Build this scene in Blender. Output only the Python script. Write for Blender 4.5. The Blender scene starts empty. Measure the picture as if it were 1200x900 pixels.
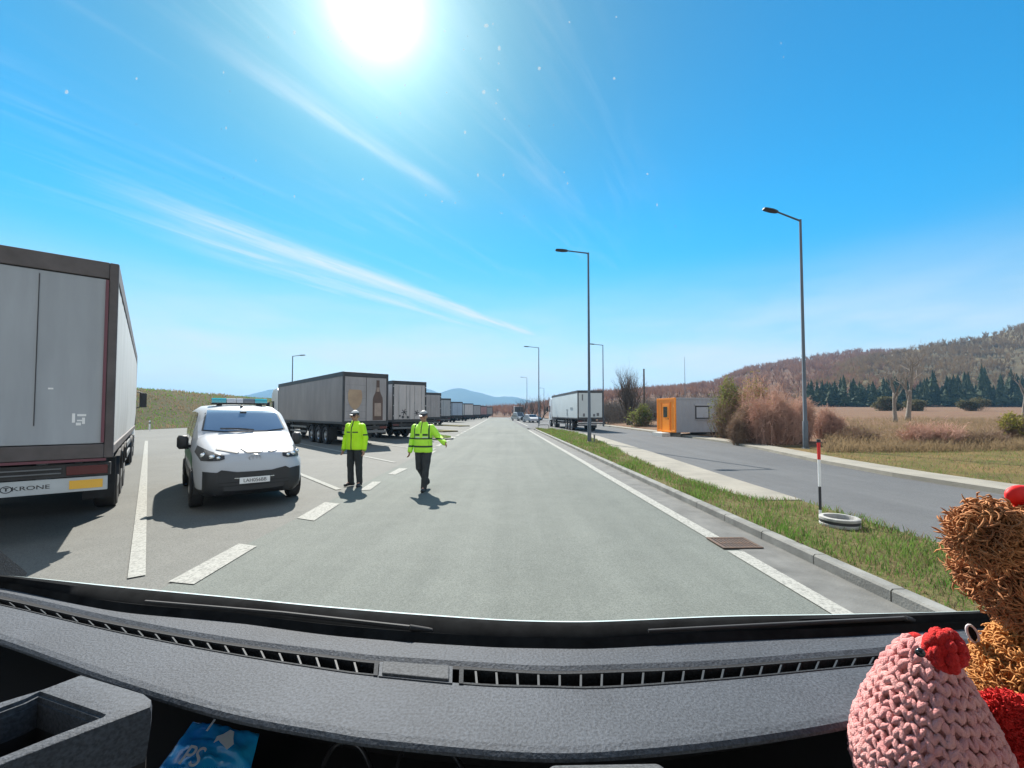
import bpy, math, random
from mathutils import Vector, Matrix, noise

random.seed(11)
sc = bpy.context.scene
D2R = math.radians

# ------------------------------------------------------------------ camera
CH = 1.8            # eye height above the road
F = 500.0           # focal length in photo pixels (1200 x 900)
PITCH = D2R(2.0)
SH = 16.5           # vertical shift, photo pixels
HZ = 484.0          # horizon row
cam_d = bpy.data.cameras.new('camera')
cam = bpy.data.objects.new('camera', cam_d)
sc.collection.objects.link(cam)
sc.camera = cam
cam.location = (0, 0, CH)
cam.rotation_euler = (math.pi / 2 + PITCH, 0, 0)
cam_d.sensor_width = 36.0
cam_d.lens = 36.0 * F / 1200.0
cam_d.shift_y = SH / 1200.0
cam_d.clip_start = 0.02
cam_d.clip_end = 30000

def ray(px, py):
    c, s = math.cos(PITCH), math.sin(PITCH)
    x = (px - 600) / F
    v = (450 + SH - py) / F
    return Vector((x, c - s * v, s + c * v))

def gp(px, py, z=0.0):
    """point of the horizontal plane at height z that shows at a photo pixel"""
    r = ray(px, py)
    t = (z - CH) / r.z
    return Vector((r.x * t, r.y * t, z))

def at(px, Y):
    return (px - 600) / F * Y

def zat(py, Y):
    return CH + (HZ - py) / F * Y

# ------------------------------------------------------------------ light
SUN = ray(440, 4).normalized()
EL = math.asin(SUN.z)
AZ = math.atan2(SUN.x, SUN.y)
sun_d = bpy.data.lights.new('sun', 'SUN')
sun_d.energy = 3.9
sun_d.angle = D2R(0.5)
sun_d.color = (1.0, 0.95, 0.87)
sun = bpy.data.objects.new('sun', sun_d)
sc.collection.objects.link(sun)
sun.rotation_euler = SUN.to_track_quat('Z', 'Y').to_euler()
sun.location = (0, 0, 60)

vs = sc.view_settings
vs.view_transform = 'Standard'
vs.look = 'None'
vs.exposure = 1.52
vs.gamma = 1.0
vs.use_curve_mapping = False
cy = sc.cycles
cy.max_bounces = 6
cy.diffuse_bounces = 3
cy.glossy_bounces = 3
cy.transparent_max_bounces = 16
cy.transmission_bounces = 4
cy.volume_bounces = 0
cy.sample_clamp_indirect = 6.0
cy.use_denoising = True
cy.caustics_reflective = False
cy.caustics_refractive = False

world = bpy.data.worlds.new('World')
sc.world = world
world.use_nodes = True
wt = world.node_tree

class NB:
    """terse node building"""
    def __init__(s, tree):
        s.t = tree
    def new(s, typ, **kw):
        n = s.t.nodes.new(typ)
        for k, v in kw.items():
            setattr(n, k, v)
        return n
    def put(s, sock, v):
        if isinstance(v, bpy.types.NodeSocket):
            s.t.links.new(v, sock)
        elif v is not None:
            sock.default_value = v
    def m(s, op, a, b=None, c=None, clamp=False):
        n = s.new('ShaderNodeMath', operation=op, use_clamp=clamp)
        s.put(n.inputs[0], a)
        if b is not None: s.put(n.inputs[1], b)
        if c is not None: s.put(n.inputs[2], c)
        return n.outputs[0]
    def mix(s, f, a, b, blend='MIX'):
        n = s.new('ShaderNodeMix', data_type='RGBA', blend_type=blend)
        s.put(n.inputs[0], f)
        s.put(n.inputs[6], a if isinstance(a, bpy.types.NodeSocket) else (*a[:3], 1))
        s.put(n.inputs[7], b if isinstance(b, bpy.types.NodeSocket) else (*b[:3], 1))
        return n.outputs[2]
    def noise(s, vec, scale, detail=4, rough=0.55, dist=0.0):
        n = s.new('ShaderNodeTexNoise')
        s.put(n.inputs['Vector'], vec)
        n.inputs['Scale'].default_value = scale
        n.inputs['Detail'].default_value = detail
        n.inputs['Roughness'].default_value = rough
        n.inputs['Distortion'].default_value = dist
        return n.outputs['Fac']
    def ramp(s, f, lo, hi, a=0.0, b=1.0):
        n = s.new('ShaderNodeMapRange', clamp=True)
        s.put(n.inputs[0], f)
        for i, v in enumerate((lo, hi, a, b)):
            n.inputs[i + 1].default_value = v
        return n.outputs[0]
    def smooth(s, f, lo, hi):
        n = s.new('ShaderNodeMapRange', clamp=True, interpolation_type='SMOOTHSTEP')
        s.put(n.inputs[0], f)
        n.inputs[1].default_value = lo
        n.inputs[2].default_value = hi
        return n.outputs[0]
    def sep(s, v):
        n = s.new('ShaderNodeSeparateXYZ')
        s.put(n.inputs[0], v)
        return n.outputs
    def comb(s, x, y, z):
        n = s.new('ShaderNodeCombineXYZ')
        for i, v in enumerate((x, y, z)): s.put(n.inputs[i], v)
        return n.outputs[0]

def build_world():
    nb = NB(wt)
    wt.nodes.clear()
    out = nb.new('ShaderNodeOutputWorld')
    bg = nb.new('ShaderNodeBackground')
    SKY = 0.11
    bg.inputs['Strength'].default_value = SKY
    sky = nb.new('ShaderNodeTexSky', sky_type='NISHITA')
    sky.sun_disc = False
    sky.sun_elevation = EL
    sky.sun_rotation = AZ
    sky.air_density = 1.0
    sky.dust_density = 0.5
    sky.ozone_density = 2.0
    tc = nb.new('ShaderNodeTexCoord')
    d = tc.outputs['Generated']
    x, y, z = nb.sep(d)
    zc = nb.m('MAXIMUM', z, 0.015)
    # a clear, saturated spring sky
    hsv = nb.new('ShaderNodeHueSaturation')
    hsv.inputs['Hue'].default_value = 0.488
    hsv.inputs['Saturation'].default_value = 1.25
    hsv.inputs['Value'].default_value = 1.0
    wt.links.new(sky.outputs[0], hsv.inputs['Color'])
    col = hsv.outputs[0]
    dn = nb.new('ShaderNodeVectorMath', operation='DOT_PRODUCT')
    wt.links.new(d, dn.inputs[0])
    dn.inputs[1].default_value = SUN
    ang = nb.m('MULTIPLY', nb.m('ARCCOSINE', nb.m('MINIMUM', dn.outputs['Value'], 1.0)), 180 / math.pi)
    e0 = nb.m('DIVIDE', ang, 30.0)
    calm = nb.m('SUBTRACT', 0.60, nb.m('MULTIPLY', nb.m('EXPONENT', nb.m('MULTIPLY', nb.m('MULTIPLY', e0, e0), -1.0)), 0.40))
    g_ = nb.new('ShaderNodeGamma'); g_.inputs['Gamma'].default_value = 1.12
    sc1 = nb.new('ShaderNodeVectorMath', operation='SCALE'); wt.links.new(col, sc1.inputs[0]); wt.links.new(nb.m('MULTIPLY', calm, 0.22), sc1.inputs['Scale'])
    wt.links.new(sc1.outputs[0], g_.inputs['Color'])
    sc2 = nb.new('ShaderNodeVectorMath', operation='SCALE'); wt.links.new(g_.outputs[0], sc2.inputs[0]); sc2.inputs['Scale'].default_value = 4.6
    hi = nb.smooth(z, 0.0, 0.42)
    tint = nb.mix(hi, (0.62, 0.65, 0.66), (0.085, 0.95, 1.08))
    col = nb.mix(1.0, sc2.outputs[0], tint, 'MULTIPLY')
    # cirrus sheet: direction projected on a flat layer overhead
    px = nb.m('DIVIDE', x, zc)
    py = nb.m('DIVIDE', y, zc)
    w = nb.m('SUBTRACT', nb.m('MULTIPLY', px, 0.870), nb.m('MULTIPLY', py, 0.492))
    t = nb.m('ADD', nb.m('MULTIPLY', px, 0.492), nb.m('MULTIPLY', py, 0.870))
    v1 = nb.comb(nb.m('MULTIPLY', w, 2.2), nb.m('MULTIPLY', t, 0.5), 0.0)
    v2 = nb.comb(nb.m('MULTIPLY', w, 8.0), nb.m('MULTIPLY', t, 0.9), 3.0)
    n1 = nb.noise(v1, 1.0, 5, 0.6, 0.3)
    n2 = nb.noise(v2, 1.0, 6, 0.65, 0.6)
    wob = nb.m('MULTIPLY', nb.m('SUBTRACT', n1, 0.5), 0.35)
    def band(w0, s, t0, t1, tf, amp):
        e = nb.m('DIVIDE', nb.m('ADD', nb.m('SUBTRACT', w, w0), wob), s)
        g = nb.m('EXPONENT', nb.m('MULTIPLY', nb.m('MULTIPLY', e, e), -1.0))
        k = nb.m('MULTIPLY', nb.smooth(t, t0, t0 + tf), nb.m('SUBTRACT', 1.0, nb.smooth(t, t1 - tf, t1)))
        tex = nb.ramp(n2, 0.25, 0.65, 0.25, 1.0)
        return nb.m('MULTIPLY', nb.m('MULTIPLY', nb.m('MULTIPLY', g, k), tex), amp)
    a = band(-2.44, 0.12, 0.55, 5.2, 0.7, 0.85)
    a2 = band(-2.75, 0.32, 0.75, 6.5, 0.9, 0.55)
    b = band(-1.24, 0.05, 0.45, 1.75, 0.45, 0.42)
    c = nb.m('MULTIPLY', nb.ramp(n2, 0.45, 0.8), nb.m('MULTIPLY', nb.smooth(n1, 0.42, 0.7), nb.m('MULTIPLY', nb.m('SUBTRACT', 1.0, nb.smooth(w, -0.9, 0.1)), 0.30)))
    lowz = nb.m('SUBTRACT', 1.0, nb.smooth(z, 0.06, 0.34))
    v3 = nb.comb(nb.m('MULTIPLY', x, 3.0), nb.m('MULTIPLY', y, 3.0), nb.m('MULTIPLY', z, 14.0))
    n3 = nb.noise(v3, 1.2, 5, 0.55, 0.2)
    low = nb.m('MULTIPLY', lowz, nb.ramp(n3, 0.35, 0.66, 0.5, 1.0))
    mask = nb.m('ADD', nb.m('ADD', a, a2), nb.m('ADD', b, c))
    mask = nb.m('MINIMUM', nb.m('MAXIMUM', nb.m('MULTIPLY', mask, nb.smooth(z, 0.05, 0.2)), low), 0.9)
    col = nb.mix(mask, col, (2.5, 2.8, 3.1))
    # unseen broken bright cloud added behind the viewer to fill shaded near sides
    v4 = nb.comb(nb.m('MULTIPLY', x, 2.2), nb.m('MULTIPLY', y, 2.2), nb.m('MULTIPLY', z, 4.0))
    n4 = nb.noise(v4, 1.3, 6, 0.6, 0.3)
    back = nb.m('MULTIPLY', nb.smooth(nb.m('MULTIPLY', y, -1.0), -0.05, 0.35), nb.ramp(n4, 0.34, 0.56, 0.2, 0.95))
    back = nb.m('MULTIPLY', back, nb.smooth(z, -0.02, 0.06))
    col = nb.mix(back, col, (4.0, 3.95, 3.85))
    # aureole round the sun
    e1 = nb.m('DIVIDE', ang, 2.8)
    g1 = nb.m('ADD', nb.m('MULTIPLY', nb.m('EXPONENT', nb.m('MULTIPLY', nb.m('MULTIPLY', e1, e1), -1.0)), 6.0), nb.m('MULTIPLY', nb.m('EXPONENT', nb.m('DIVIDE', ang, -4.2)), 5.0))
    g2 = nb.m('MULTIPLY', nb.m('EXPONENT', nb.m('DIVIDE', ang, -15.0)), 1.2)
    add = nb.m('ADD', g1, g2)
    gcol = nb.mix(1.0, nb.comb(add, add, add), (1.0, 0.97, 0.90), 'MULTIPLY')
    col = nb.mix(1.0, col, gcol, 'ADD')
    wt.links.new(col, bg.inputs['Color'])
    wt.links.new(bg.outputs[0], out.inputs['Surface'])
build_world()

# ------------------------------------------------------------------ helpers
def tag(o, label=None, cat=None, group=None, kind=None):
    if label: o['label'] = label
    if cat: o['category'] = cat
    if group: o['group'] = group
    if kind: o['kind'] = kind
    return o

def empty(name, loc=(0, 0, 0), rz=0.0, label=None, cat=None, group=None):
    o = bpy.data.objects.new(name, None)
    sc.collection.objects.link(o)
    o.location = loc
    o.rotation_euler = (0, 0, rz)
    o.empty_display_size = 0.1
    return tag(o, label, cat, group)

def link(name, me, parent=None, loc=(0, 0, 0), rot=(0, 0, 0)):
    o = bpy.data.objects.new(name, me)
    sc.collection.objects.link(o)
    o.location = loc
    o.rotation_euler = rot
    if parent: o.parent = parent
    return o

def copy_tree(o, parent=None):
    c = o.copy()
    sc.collection.objects.link(c)
    if parent: c.parent = parent
    for ch in list(o.children):
        copy_tree(ch, c)
    return c

class MB:
    """collects shapes into one mesh"""
    def __init__(s):
        s.v = []; s.f = []; s.mi = []; s.cur = 0
    def mat(s, i):
        s.cur = i; return s
    def add(s, vs_, fs, M=None):
        n = len(s.v)
        if M is not None: vs_ = [M @ Vector(p) for p in vs_]
        s.v += [tuple(p) for p in vs_]
        for q in fs:
            s.f.append(tuple(i + n for i in q)); s.mi.append(s.cur)
        return s
    def box(s, x0, x1, y0, y1, z0, z1, M=None):
        v = [(x0,y0,z0),(x1,y0,z0),(x1,y1,z0),(x0,y1,z0),(x0,y0,z1),(x1,y0,z1),(x1,y1,z1),(x0,y1,z1)]
        return s.add(v, [(0,3,2,1),(4,5,6,7),(0,1,5,4),(1,2,6,5),(2,3,7,6),(3,0,4,7)], M)
    def cbox(s, c, d, M=None):
        return s.box(c[0]-d[0]/2, c[0]+d[0]/2, c[1]-d[1]/2, c[1]+d[1]/2, c[2]-d[2]/2, c[2]+d[2]/2, M)
    def rings(s, R, cap0=True, cap1=True, closed=True):
        n = len(R[0]); base = len(s.v)
        for r in R: s.v += [tuple(p) for p in r]
        for i in range(len(R) - 1):
            for j in range(n if closed else n - 1):
                k = (j + 1) % n
                s.f.append((base+i*n+j, base+i*n+k, base+(i+1)*n+k, base+(i+1)*n+j)); s.mi.append(s.cur)
        if cap0: s.f.append(tuple(base + j for j in reversed(range(n)))); s.mi.append(s.cur)
        if cap1: s.f.append(tuple(base + (len(R)-1)*n + j for j in range(n))); s.mi.append(s.cur)
        return s
    def tube(s, P, r, n=8, caps=True):
        P = [Vector(p) for p in P]
        if not isinstance(r, (list, tuple)): r = [r] * len(P)
        R = []; up = None
        for i, p in enumerate(P):
            d = (P[min(i+1, len(P)-1)] - P[max(i-1, 0)])
            if d.length < 1e-9: d = Vector((0,0,1))
            d.normalize()
            if up is None:
                up = Vector((1,0,0)) if abs(d.x) < 0.8 else Vector((0,1,0))
            a = up - d * up.dot(d)
            if a.length < 1e-6: a = d.orthogonal()
            a.normalize(); up = a
            b = d.cross(a)
            R.append([p + (a*math.cos(2*math.pi*k/n) + b*math.sin(2*math.pi*k/n)) * r[i] for k in range(n)])
        return s.rings(R, caps, caps)
    def lathe(s, prof, n=24, M=None, cap=True):
        """prof: (radius, height) turned round z"""
        R = [[Vector((r*math.cos(2*math.pi*k/n), r*math.sin(2*math.pi*k/n), h)) for k in range(n)] for r, h in prof]
        if M is not None: R = [[M @ p for p in q] for q in R]
        return s.rings(R, cap, cap)
    def ball(s, c, r, n=12, m=8, M=None):
        if not isinstance(r, (list, tuple)): r = (r, r, r)
        R = []
        for i in range(m + 1):
            th = math.pi * min(max(i / m, 0.02), 0.98)
            R.append([Vector((c[0]+r[0]*math.sin(th)*math.cos(2*math.pi*k/n), c[1]+r[1]*math.sin(th)*math.sin(2*math.pi*k/n), c[2]-r[2]*math.cos(th))) for k in range(n)])
        if M is not None: R = [[M @ p for p in q] for q in R]
        return s.rings(R)
    def poly(s, pts, z0, z1, M=None):
        """flat outline (x, y) extruded in z"""
        n = len(pts)
        v = [(p[0], p[1], z0) for p in pts] + [(p[0], p[1], z1) for p in pts]
        f = [tuple(reversed(range(n))), tuple(range(n, 2*n))] + [(i, (i+1) % n, n+(i+1) % n, n+i) for i in range(n)]
        return s.add(v, f, M)
    def quad(s, a, b, c, d):
        return s.add([a, b, c, d], [(0, 1, 2, 3)])
    def mesh(s, name, mats, smooth=None):
        me = bpy.data.meshes.new(name)
        me.from_pydata(s.v, [], s.f)
        for m_ in (mats if isinstance(mats, (list, tuple)) else [mats]): me.materials.append(m_)
        if any(s.mi): me.polygons.foreach_set('material_index', s.mi)
        if smooth is not None:
            me.polygons.foreach_set('use_smooth', [True] * len(me.polygons))
            if smooth < 180: me.set_sharp_from_angle(angle=D2R(smooth))
        me.update()
        return me
    def build(s, name, mats, parent=None, smooth=None, bevel=0.0, loc=(0,0,0), rot=(0,0,0)):
        o = link(name, s.mesh(name, mats, smooth), parent, loc, rot)
        if bevel:
            b = o.modifiers.new('bevel', 'BEVEL'); b.width = bevel; b.segments = 2; b.limit_method = 'ANGLE'; b.angle_limit = D2R(35)
            b.harden_normals = False
        return o

RX90 = Matrix.Rotation(math.pi/2, 4, 'X')
RY90 = Matrix.Rotation(math.pi/2, 4, 'Y')

def text_mesh(body, size, depth, mat, name):
    cu = bpy.data.curves.new(name, 'FONT')
    cu.body = body; cu.size = size; cu.extrude = depth; cu.align_x = 'CENTER'; cu.align_y = 'CENTER'
    o = bpy.data.objects.new(name, cu)
    sc.collection.objects.link(o)
    dg = bpy.context.evaluated_depsgraph_get()
    me = bpy.data.meshes.new_from_object(o.evaluated_get(dg))
    bpy.data.objects.remove(o)
    me.materials.clear(); me.materials.append(mat)
    return me

# ------------------------------------------------------------------ materials
def mat(name, col, rough=0.6, metal=0.0, var=0.0, scale=3.0, col2=None, bump=0.0, bscale=40.0, spec=0.5, coat=0.0, detail=5, space='Object', sheen=0.0, stretch=None, trans=0.0):
    m_ = bpy.data.materials.new(name)
    m_.use_nodes = True
    nt = m_.node_tree
    nb = NB(nt)
    p = nt.nodes['Principled BSDF']
    p.inputs['Roughness'].default_value = rough
    p.inputs['Metallic'].default_value = metal
    p.inputs['Specular IOR Level'].default_value = spec
    p.inputs['Coat Weight'].default_value = coat
    p.inputs['Coat Roughness'].default_value = 0.08
    p.inputs['Sheen Weight'].default_value = sheen
    p.inputs['Base Color'].default_value = (*col, 1)
    if var or col2 or bump:
        tc = nb.new('ShaderNodeTexCoord')
        v = tc.outputs[space]
        if stretch:
            mp = nb.new('ShaderNodeMapping'); nt.links.new(v, mp.inputs[0]); mp.inputs['Scale'].default_value = stretch; v = mp.outputs[0]
    if var or col2:
        f = nb.noise(v, scale, detail, 0.6)
        f = nb.ramp(f, 0.3, 0.7)
        c2 = col2 or tuple(min(1, c * (1 + var)) for c in col)
        c1 = col if col2 else tuple(c * (1 - var) for c in col)
        nt.links.new(nb.mix(f, c1, c2), p.inputs['Base Color'])
    if bump:
        b = nb.new('ShaderNodeBump'); b.inputs['Strength'].default_value = bump; b.inputs['Distance'].default_value = 0.02
        nt.links.new(nb.noise(v, bscale, 3, 0.6), b.inputs['Height'])
        nt.links.new(b.outputs[0], p.inputs['Normal'])
    if trans:
        tr = nb.new('ShaderNodeBsdfTranslucent'); mx = nb.new('ShaderNodeMixShader'); mx.inputs[0].default_value = trans
        if p.inputs['Base Color'].links: nt.links.new(p.inputs['Base Color'].links[0].from_socket, tr.inputs['Color'])
        else: tr.inputs['Color'].default_value = (*col, 1)
        nt.links.new(p.outputs[0], mx.inputs[1]); nt.links.new(tr.outputs[0], mx.inputs[2]); nt.links.new(mx.outputs[0], nt.nodes['Material Output'].inputs['Surface'])
    return m_

def clear_mat(name):
    m_ = bpy.data.materials.new(name); m_.use_nodes = True
    nt = m_.node_tree
    nt.nodes.remove(nt.nodes['Principled BSDF'])
    t = nt.nodes.new('ShaderNodeBsdfTransparent')
    nt.links.new(t.outputs[0], nt.nodes['Material Output'].inputs['Surface'])
    return m_

M = {}
M['black_plastic'] = mat('black_plastic', (0.02, 0.021, 0.023), 0.5, var=0.2)
M['rubber'] = mat('rubber', (0.018, 0.018, 0.019), 0.75, var=0.3, scale=8)
M['steel'] = mat('steel', (0.42, 0.43, 0.44), 0.4, 0.8, var=0.15)
M['galvanised'] = mat('galvanised', (0.16, 0.17, 0.18), 0.45, 0.6, var=0.15, scale=2)
M['dark_metal'] = mat('dark_metal', (0.05, 0.052, 0.056), 0.55, 0.3, var=0.25)
M['chassis'] = mat('chassis', (0.035, 0.034, 0.034), 0.7, var=0.35, scale=4)
M['white_paint'] = mat('white_paint', (0.60, 0.62, 0.64), 0.32, coat=0.4, var=0.03)
M['glass_dark'] = mat('glass_dark', (0.02, 0.03, 0.04), 0.04, spec=0.9, coat=1.0)
M['red_lamp'] = mat('red_lamp', (0.09, 0.018, 0.018), 0.25)
M['yellow_reflector'] = mat('yellow_reflector', (0.75, 0.42, 0.05), 0.4)
M['white_plate'] = mat('white_plate', (0.75, 0.75, 0.74), 0.45, var=0.08)
M['ink'] = mat('ink', (0.02, 0.02, 0.025), 0.5)
M['concrete'] = mat('concrete', (0.27, 0.26, 0.23), 0.9, var=0.25, scale=1.6, bump=0.2, bscale=60)
# ------------------------------------------------------------------ road frame
RD = Vector((-0.03, 1, 0)).normalized()
RR = Vector((RD.y, -RD.x, 0))
RYAW = math.atan2(-RD.x, RD.y)
def rp(u, v, z=0.0):
    p = RR * u + RD * v
    return Vector((p.x, p.y, z))

def asphalt(name, c1, c2, seam=0.0, wheel=False):
    m_ = bpy.data.materials.new(name); m_.use_nodes = True
    nt = m_.node_tree; nb = NB(nt); p = nt.nodes['Principled BSDF']
    tc = nb.new('ShaderNodeTexCoord'); v = tc.outputs['Object']
    big = nb.ramp(nb.noise(v, 0.22, 5, 0.6), 0.3, 0.7)
    mid = nb.ramp(nb.noise(v, 2.2, 5, 0.7), 0.3, 0.7)
    fine = nb.ramp(nb.noise(v, 32, 5, 0.8), 0.3, 0.7)
    mp = nb.new('ShaderNodeMapping'); nt.links.new(v, mp.inputs[0]); mp.inputs['Scale'].default_value = (0.9, 0.035, 1)
    mp.inputs['Rotation'].default_value = (0, 0, -RYAW)
    lane = nb.ramp(nb.noise(mp.outputs[0], 1.6, 4, 0.6), 0.35, 0.65)
    f = nb.m('ADD', nb.m('MULTIPLY', big, 0.30), nb.m('ADD', nb.m('MULTIPLY', mid, 0.2), nb.m('ADD', nb.m('MULTIPLY', fine, 0.5), nb.m('MULTIPLY', lane, 0.25 if wheel else 0.05))))
    col = nb.mix(f, c1, c2)
    # tar seams and dark spots
    spot = nb.ramp(nb.noise(v, 5.5, 6, 0.75), 0.70, 0.78, 0, 0.45)
    col = nb.mix(spot, col, tuple(c * 0.45 for c in c1))
    wv = nb.new('ShaderNodeVectorMath', operation='ADD'); nt.links.new(v, wv.inputs[0])
    wn = nb.new('ShaderNodeTexNoise'); wn.inputs['Scale'].default_value = 0.9; wn.inputs['Detail'].default_value = 5; nt.links.new(v, wn.inputs['Vector'])
    ws = nb.new('ShaderNodeVectorMath', operation='SCALE'); nt.links.new(wn.outputs['Color'], ws.inputs[0]); ws.inputs['Scale'].default_value = 1.6; nt.links.new(ws.outputs[0], wv.inputs[1])
    cr = nb.new('ShaderNodeTexVoronoi', feature='DISTANCE_TO_EDGE'); cr.inputs['Scale'].default_value = 0.23; nt.links.new(wv.outputs[0], cr.inputs['Vector'])
    crack = nb.m('MULTIPLY', nb.ramp(cr.outputs['Distance'], 0.0025, 0.006, 1, 0), nb.ramp(nb.noise(v, 0.5, 3, 0.5), 0.45, 0.55))
    col = nb.mix(nb.m('MULTIPLY', crack, 0.06), col, tuple(c * 0.35 for c in c1))
    oil = nb.ramp(nb.noise(v, 1.1, 3, 0.55), 0.66, 0.78, 0, 0.35)
    col = nb.mix(oil, col, tuple(c * 0.5 for c in c1))
    vo = nb.new('ShaderNodeTexVoronoi', feature='F1'); vo.inputs['Scale'].default_value = 62; nt.links.new(v, vo.inputs['Vector'])
    grit = nb.ramp(vo.outputs['Distance'], 0.1, 0.55, 0.78, 1.25)
    mm = nb.new('ShaderNodeVectorMath', operation='SCALE'); nt.links.new(col, mm.inputs[0]); nt.links.new(grit, mm.inputs['Scale'])
    nt.links.new(mm.outputs[0], p.inputs['Base Color'])
    p.inputs['Roughness'].default_value = 0.82
    p.inputs['Specular IOR Level'].default_value = 0.12
    b = nb.new('ShaderNodeBump'); b.inputs['Strength'].default_value = 0.35; b.inputs['Distance'].default_value = 0.01
    nt.links.new(nb.noise(v, 90, 3, 0.7), b.inputs['Height']); nt.links.new(b.outputs[0], p.inputs['Normal'])
    return m_

def paint_mat():
    m_ = bpy.data.materials.new('road_paint'); m_.use_nodes = True
    nt = m_.node_tree; nb = NB(nt); p = nt.nodes['Principled BSDF']
    v = nb.new('ShaderNodeTexCoord').outputs['Object']
    f = nb.ramp(nb.noise(v, 26, 5, 0.8), 0.42, 0.64, 0, 0.9)
    f2 = nb.ramp(nb.noise(v, 1.2, 4, 0.6), 0.3, 0.7, 0, 0.25)
    col = nb.mix(nb.m('MAXIMUM', f, f2), (0.34, 0.34, 0.31), (0.15, 0.15, 0.14))
    nt.links.new(col, p.inputs['Base Color']); p.inputs['Roughness'].default_value = 0.85; p.inputs['Specular IOR Level'].default_value = 0.12
    return m_

def grass_ground(name, c1, c2, c3, s=1.0):
    m_ = bpy.data.materials.new(name); m_.use_nodes = True
    nt = m_.node_tree; nb = NB(nt); p = nt.nodes['Principled BSDF']
    v = nb.new('ShaderNodeTexCoord').outputs['Object']
    a = nb.ramp(nb.noise(v, 0.35 * s, 6, 0.65), 0.35, 0.65)
    b = nb.ramp(nb.noise(v, 3.0 * s, 6, 0.75), 0.35, 0.7)
    c = nb.ramp(nb.noise(v, 22 * s, 4, 0.8), 0.25, 0.75, 0.6, 1.4)
    col = nb.mix(b, nb.mix(a, c1, c2), c3)
    mm = nb.new('ShaderNodeVectorMath', operation='SCALE'); nt.links.new(col, mm.inputs[0]); nt.links.new(c, mm.inputs['Scale'])
    nt.links.new(mm.outputs[0], p.inputs['Base Color']); p.inputs['Roughness'].default_value = 0.95
    p.inputs['Specular IOR Level'].default_value = 0.1
    bu = nb.new('ShaderNodeBump'); bu.inputs['Strength'].default_value = 0.8; bu.inputs['Distance'].default_value = 0.08
    nt.links.new(nb.noise(v, 9 * s, 5, 0.7), bu.inputs['Height']); nt.links.new(bu.outputs[0], p.inputs['Normal'])
    return m_

M['asphalt_road'] = asphalt('asphalt_road', (0.062, 0.069, 0.063), (0.135, 0.146, 0.132), wheel=True)
M['asphalt_lot'] = asphalt('asphalt_lot', (0.078, 0.079, 0.072), (0.158, 0.158, 0.145))
M['asphalt_side'] = asphalt('asphalt_side', (0.056, 0.057, 0.059), (0.102, 0.104, 0.105), wheel=True)
M['paint'] = paint_mat()
M['far_grass'] = grass_ground('far_grass', (0.05, 0.07, 0.02), (0.065, 0.07, 0.025), (0.08, 0.07, 0.035), 0.08)
M['bank_grass'] = grass_ground('bank_grass', (0.016, 0.040, 0.007), (0.034, 0.042, 0.012), (0.085, 0.050, 0.024), 0.55)
M['verge_grass'] = grass_ground('verge_grass', (0.06, 0.085, 0.022), (0.11, 0.10, 0.04), (0.16, 0.125, 0.06), 1.5)
M['kerb_stone'] = mat('kerb_stone', (0.165, 0.165, 0.152), 0.9, var=0.3, scale=3, bump=0.3, bscale=50)
M['gutter'] = mat('gutter', (0.105, 0.105, 0.098), 0.9, var=0.3, scale=2.4, bump=0.3, bscale=50)
M['walk'] = mat('walk', (0.205, 0.19, 0.155), 0.9, var=0.18, scale=1.3, bump=0.3, bscale=40)

def sheet(name, pts, m_, z, kind='structure'):
    b = MB(); n = len(pts)
    b.add([(p.x, p.y, z) for p in pts], [tuple(range(n))])
    return tag(b.build(name, m_), kind=kind)

def ribbon(name, left, right, m_, z, thick=0.0):
    """sheet between two polylines of equal length (u, v); with thickness it gets sides"""
    b = MB()
    L = [rp(u, v, z) for u, v in left]; R_ = [rp(u, v, z) for u, v in right]
    if thick:
        b.rings([[l, r, r - Vector((0,0,thick)), l - Vector((0,0,thick))] for l, r in zip(L, R_)])
    else:
        for i in range(len(L) - 1): b.quad(L[i], R_[i], R_[i+1], L[i+1])
    return tag(b.build(name, m_), kind='structure')

sheet('ground', [Vector(p) for p in ((-9000,-3000,0),(9000,-3000,0),(9000,12000,0),(-9000,12000,0))], M['far_grass'], -0.10)
sheet('parking_lot', [rp(-38, -12), rp(-3.3, -12), rp(-3.3, 210), rp(-38, 210)], M['asphalt_lot'], 0.0)
road = sheet('road', [rp(-3.45, -12), rp(3.2, -12), rp(3.2, 44), rp(4.2, 200), rp(4.2, 420), rp(-3.45, 420)], M['asphalt_road'], 0.004)

def interp(tab, v):
    if v <= tab[0][1]: return tab[0][0]
    for (u0, v0), (u1, v1) in zip(tab, tab[1:]):
        if v <= v1: return u0 + (u1 - u0) * (v - v0) / (v1 - v0)
    return tab[-1][0]
SL = [(5.55, -12), (5.76, 5.5), (5.9, 8.5), (6.1, 12), (6.57, 18), (7.3, 31.6), (7.0, 37), (5.6, 42.5), (4.2, 45)]   # side road, left edge
SR = [(11.2, -40), (11.1, 9.6), (11.1, 11.8), (11.6, 15.5), (12.6, 20), (13.4, 24.3), (13.9, 34), (14.2, 45), (14.6, 70), (15, 210)]  # side road, right edge
vv = [-12, 0, 5.5, 8.5, 12, 15.5, 18, 21, 24.3, 28, 31.6, 34, 37, 40, 42.5, 45, 52, 70, 110, 210]
ribbon('side_road', [(interp(SL, v) if v <= 45 else 3.0, v) for v in vv], [(interp(SR, v) + 0.05, v) for v in vv], M['asphalt_side'], 0.0075)
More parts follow.
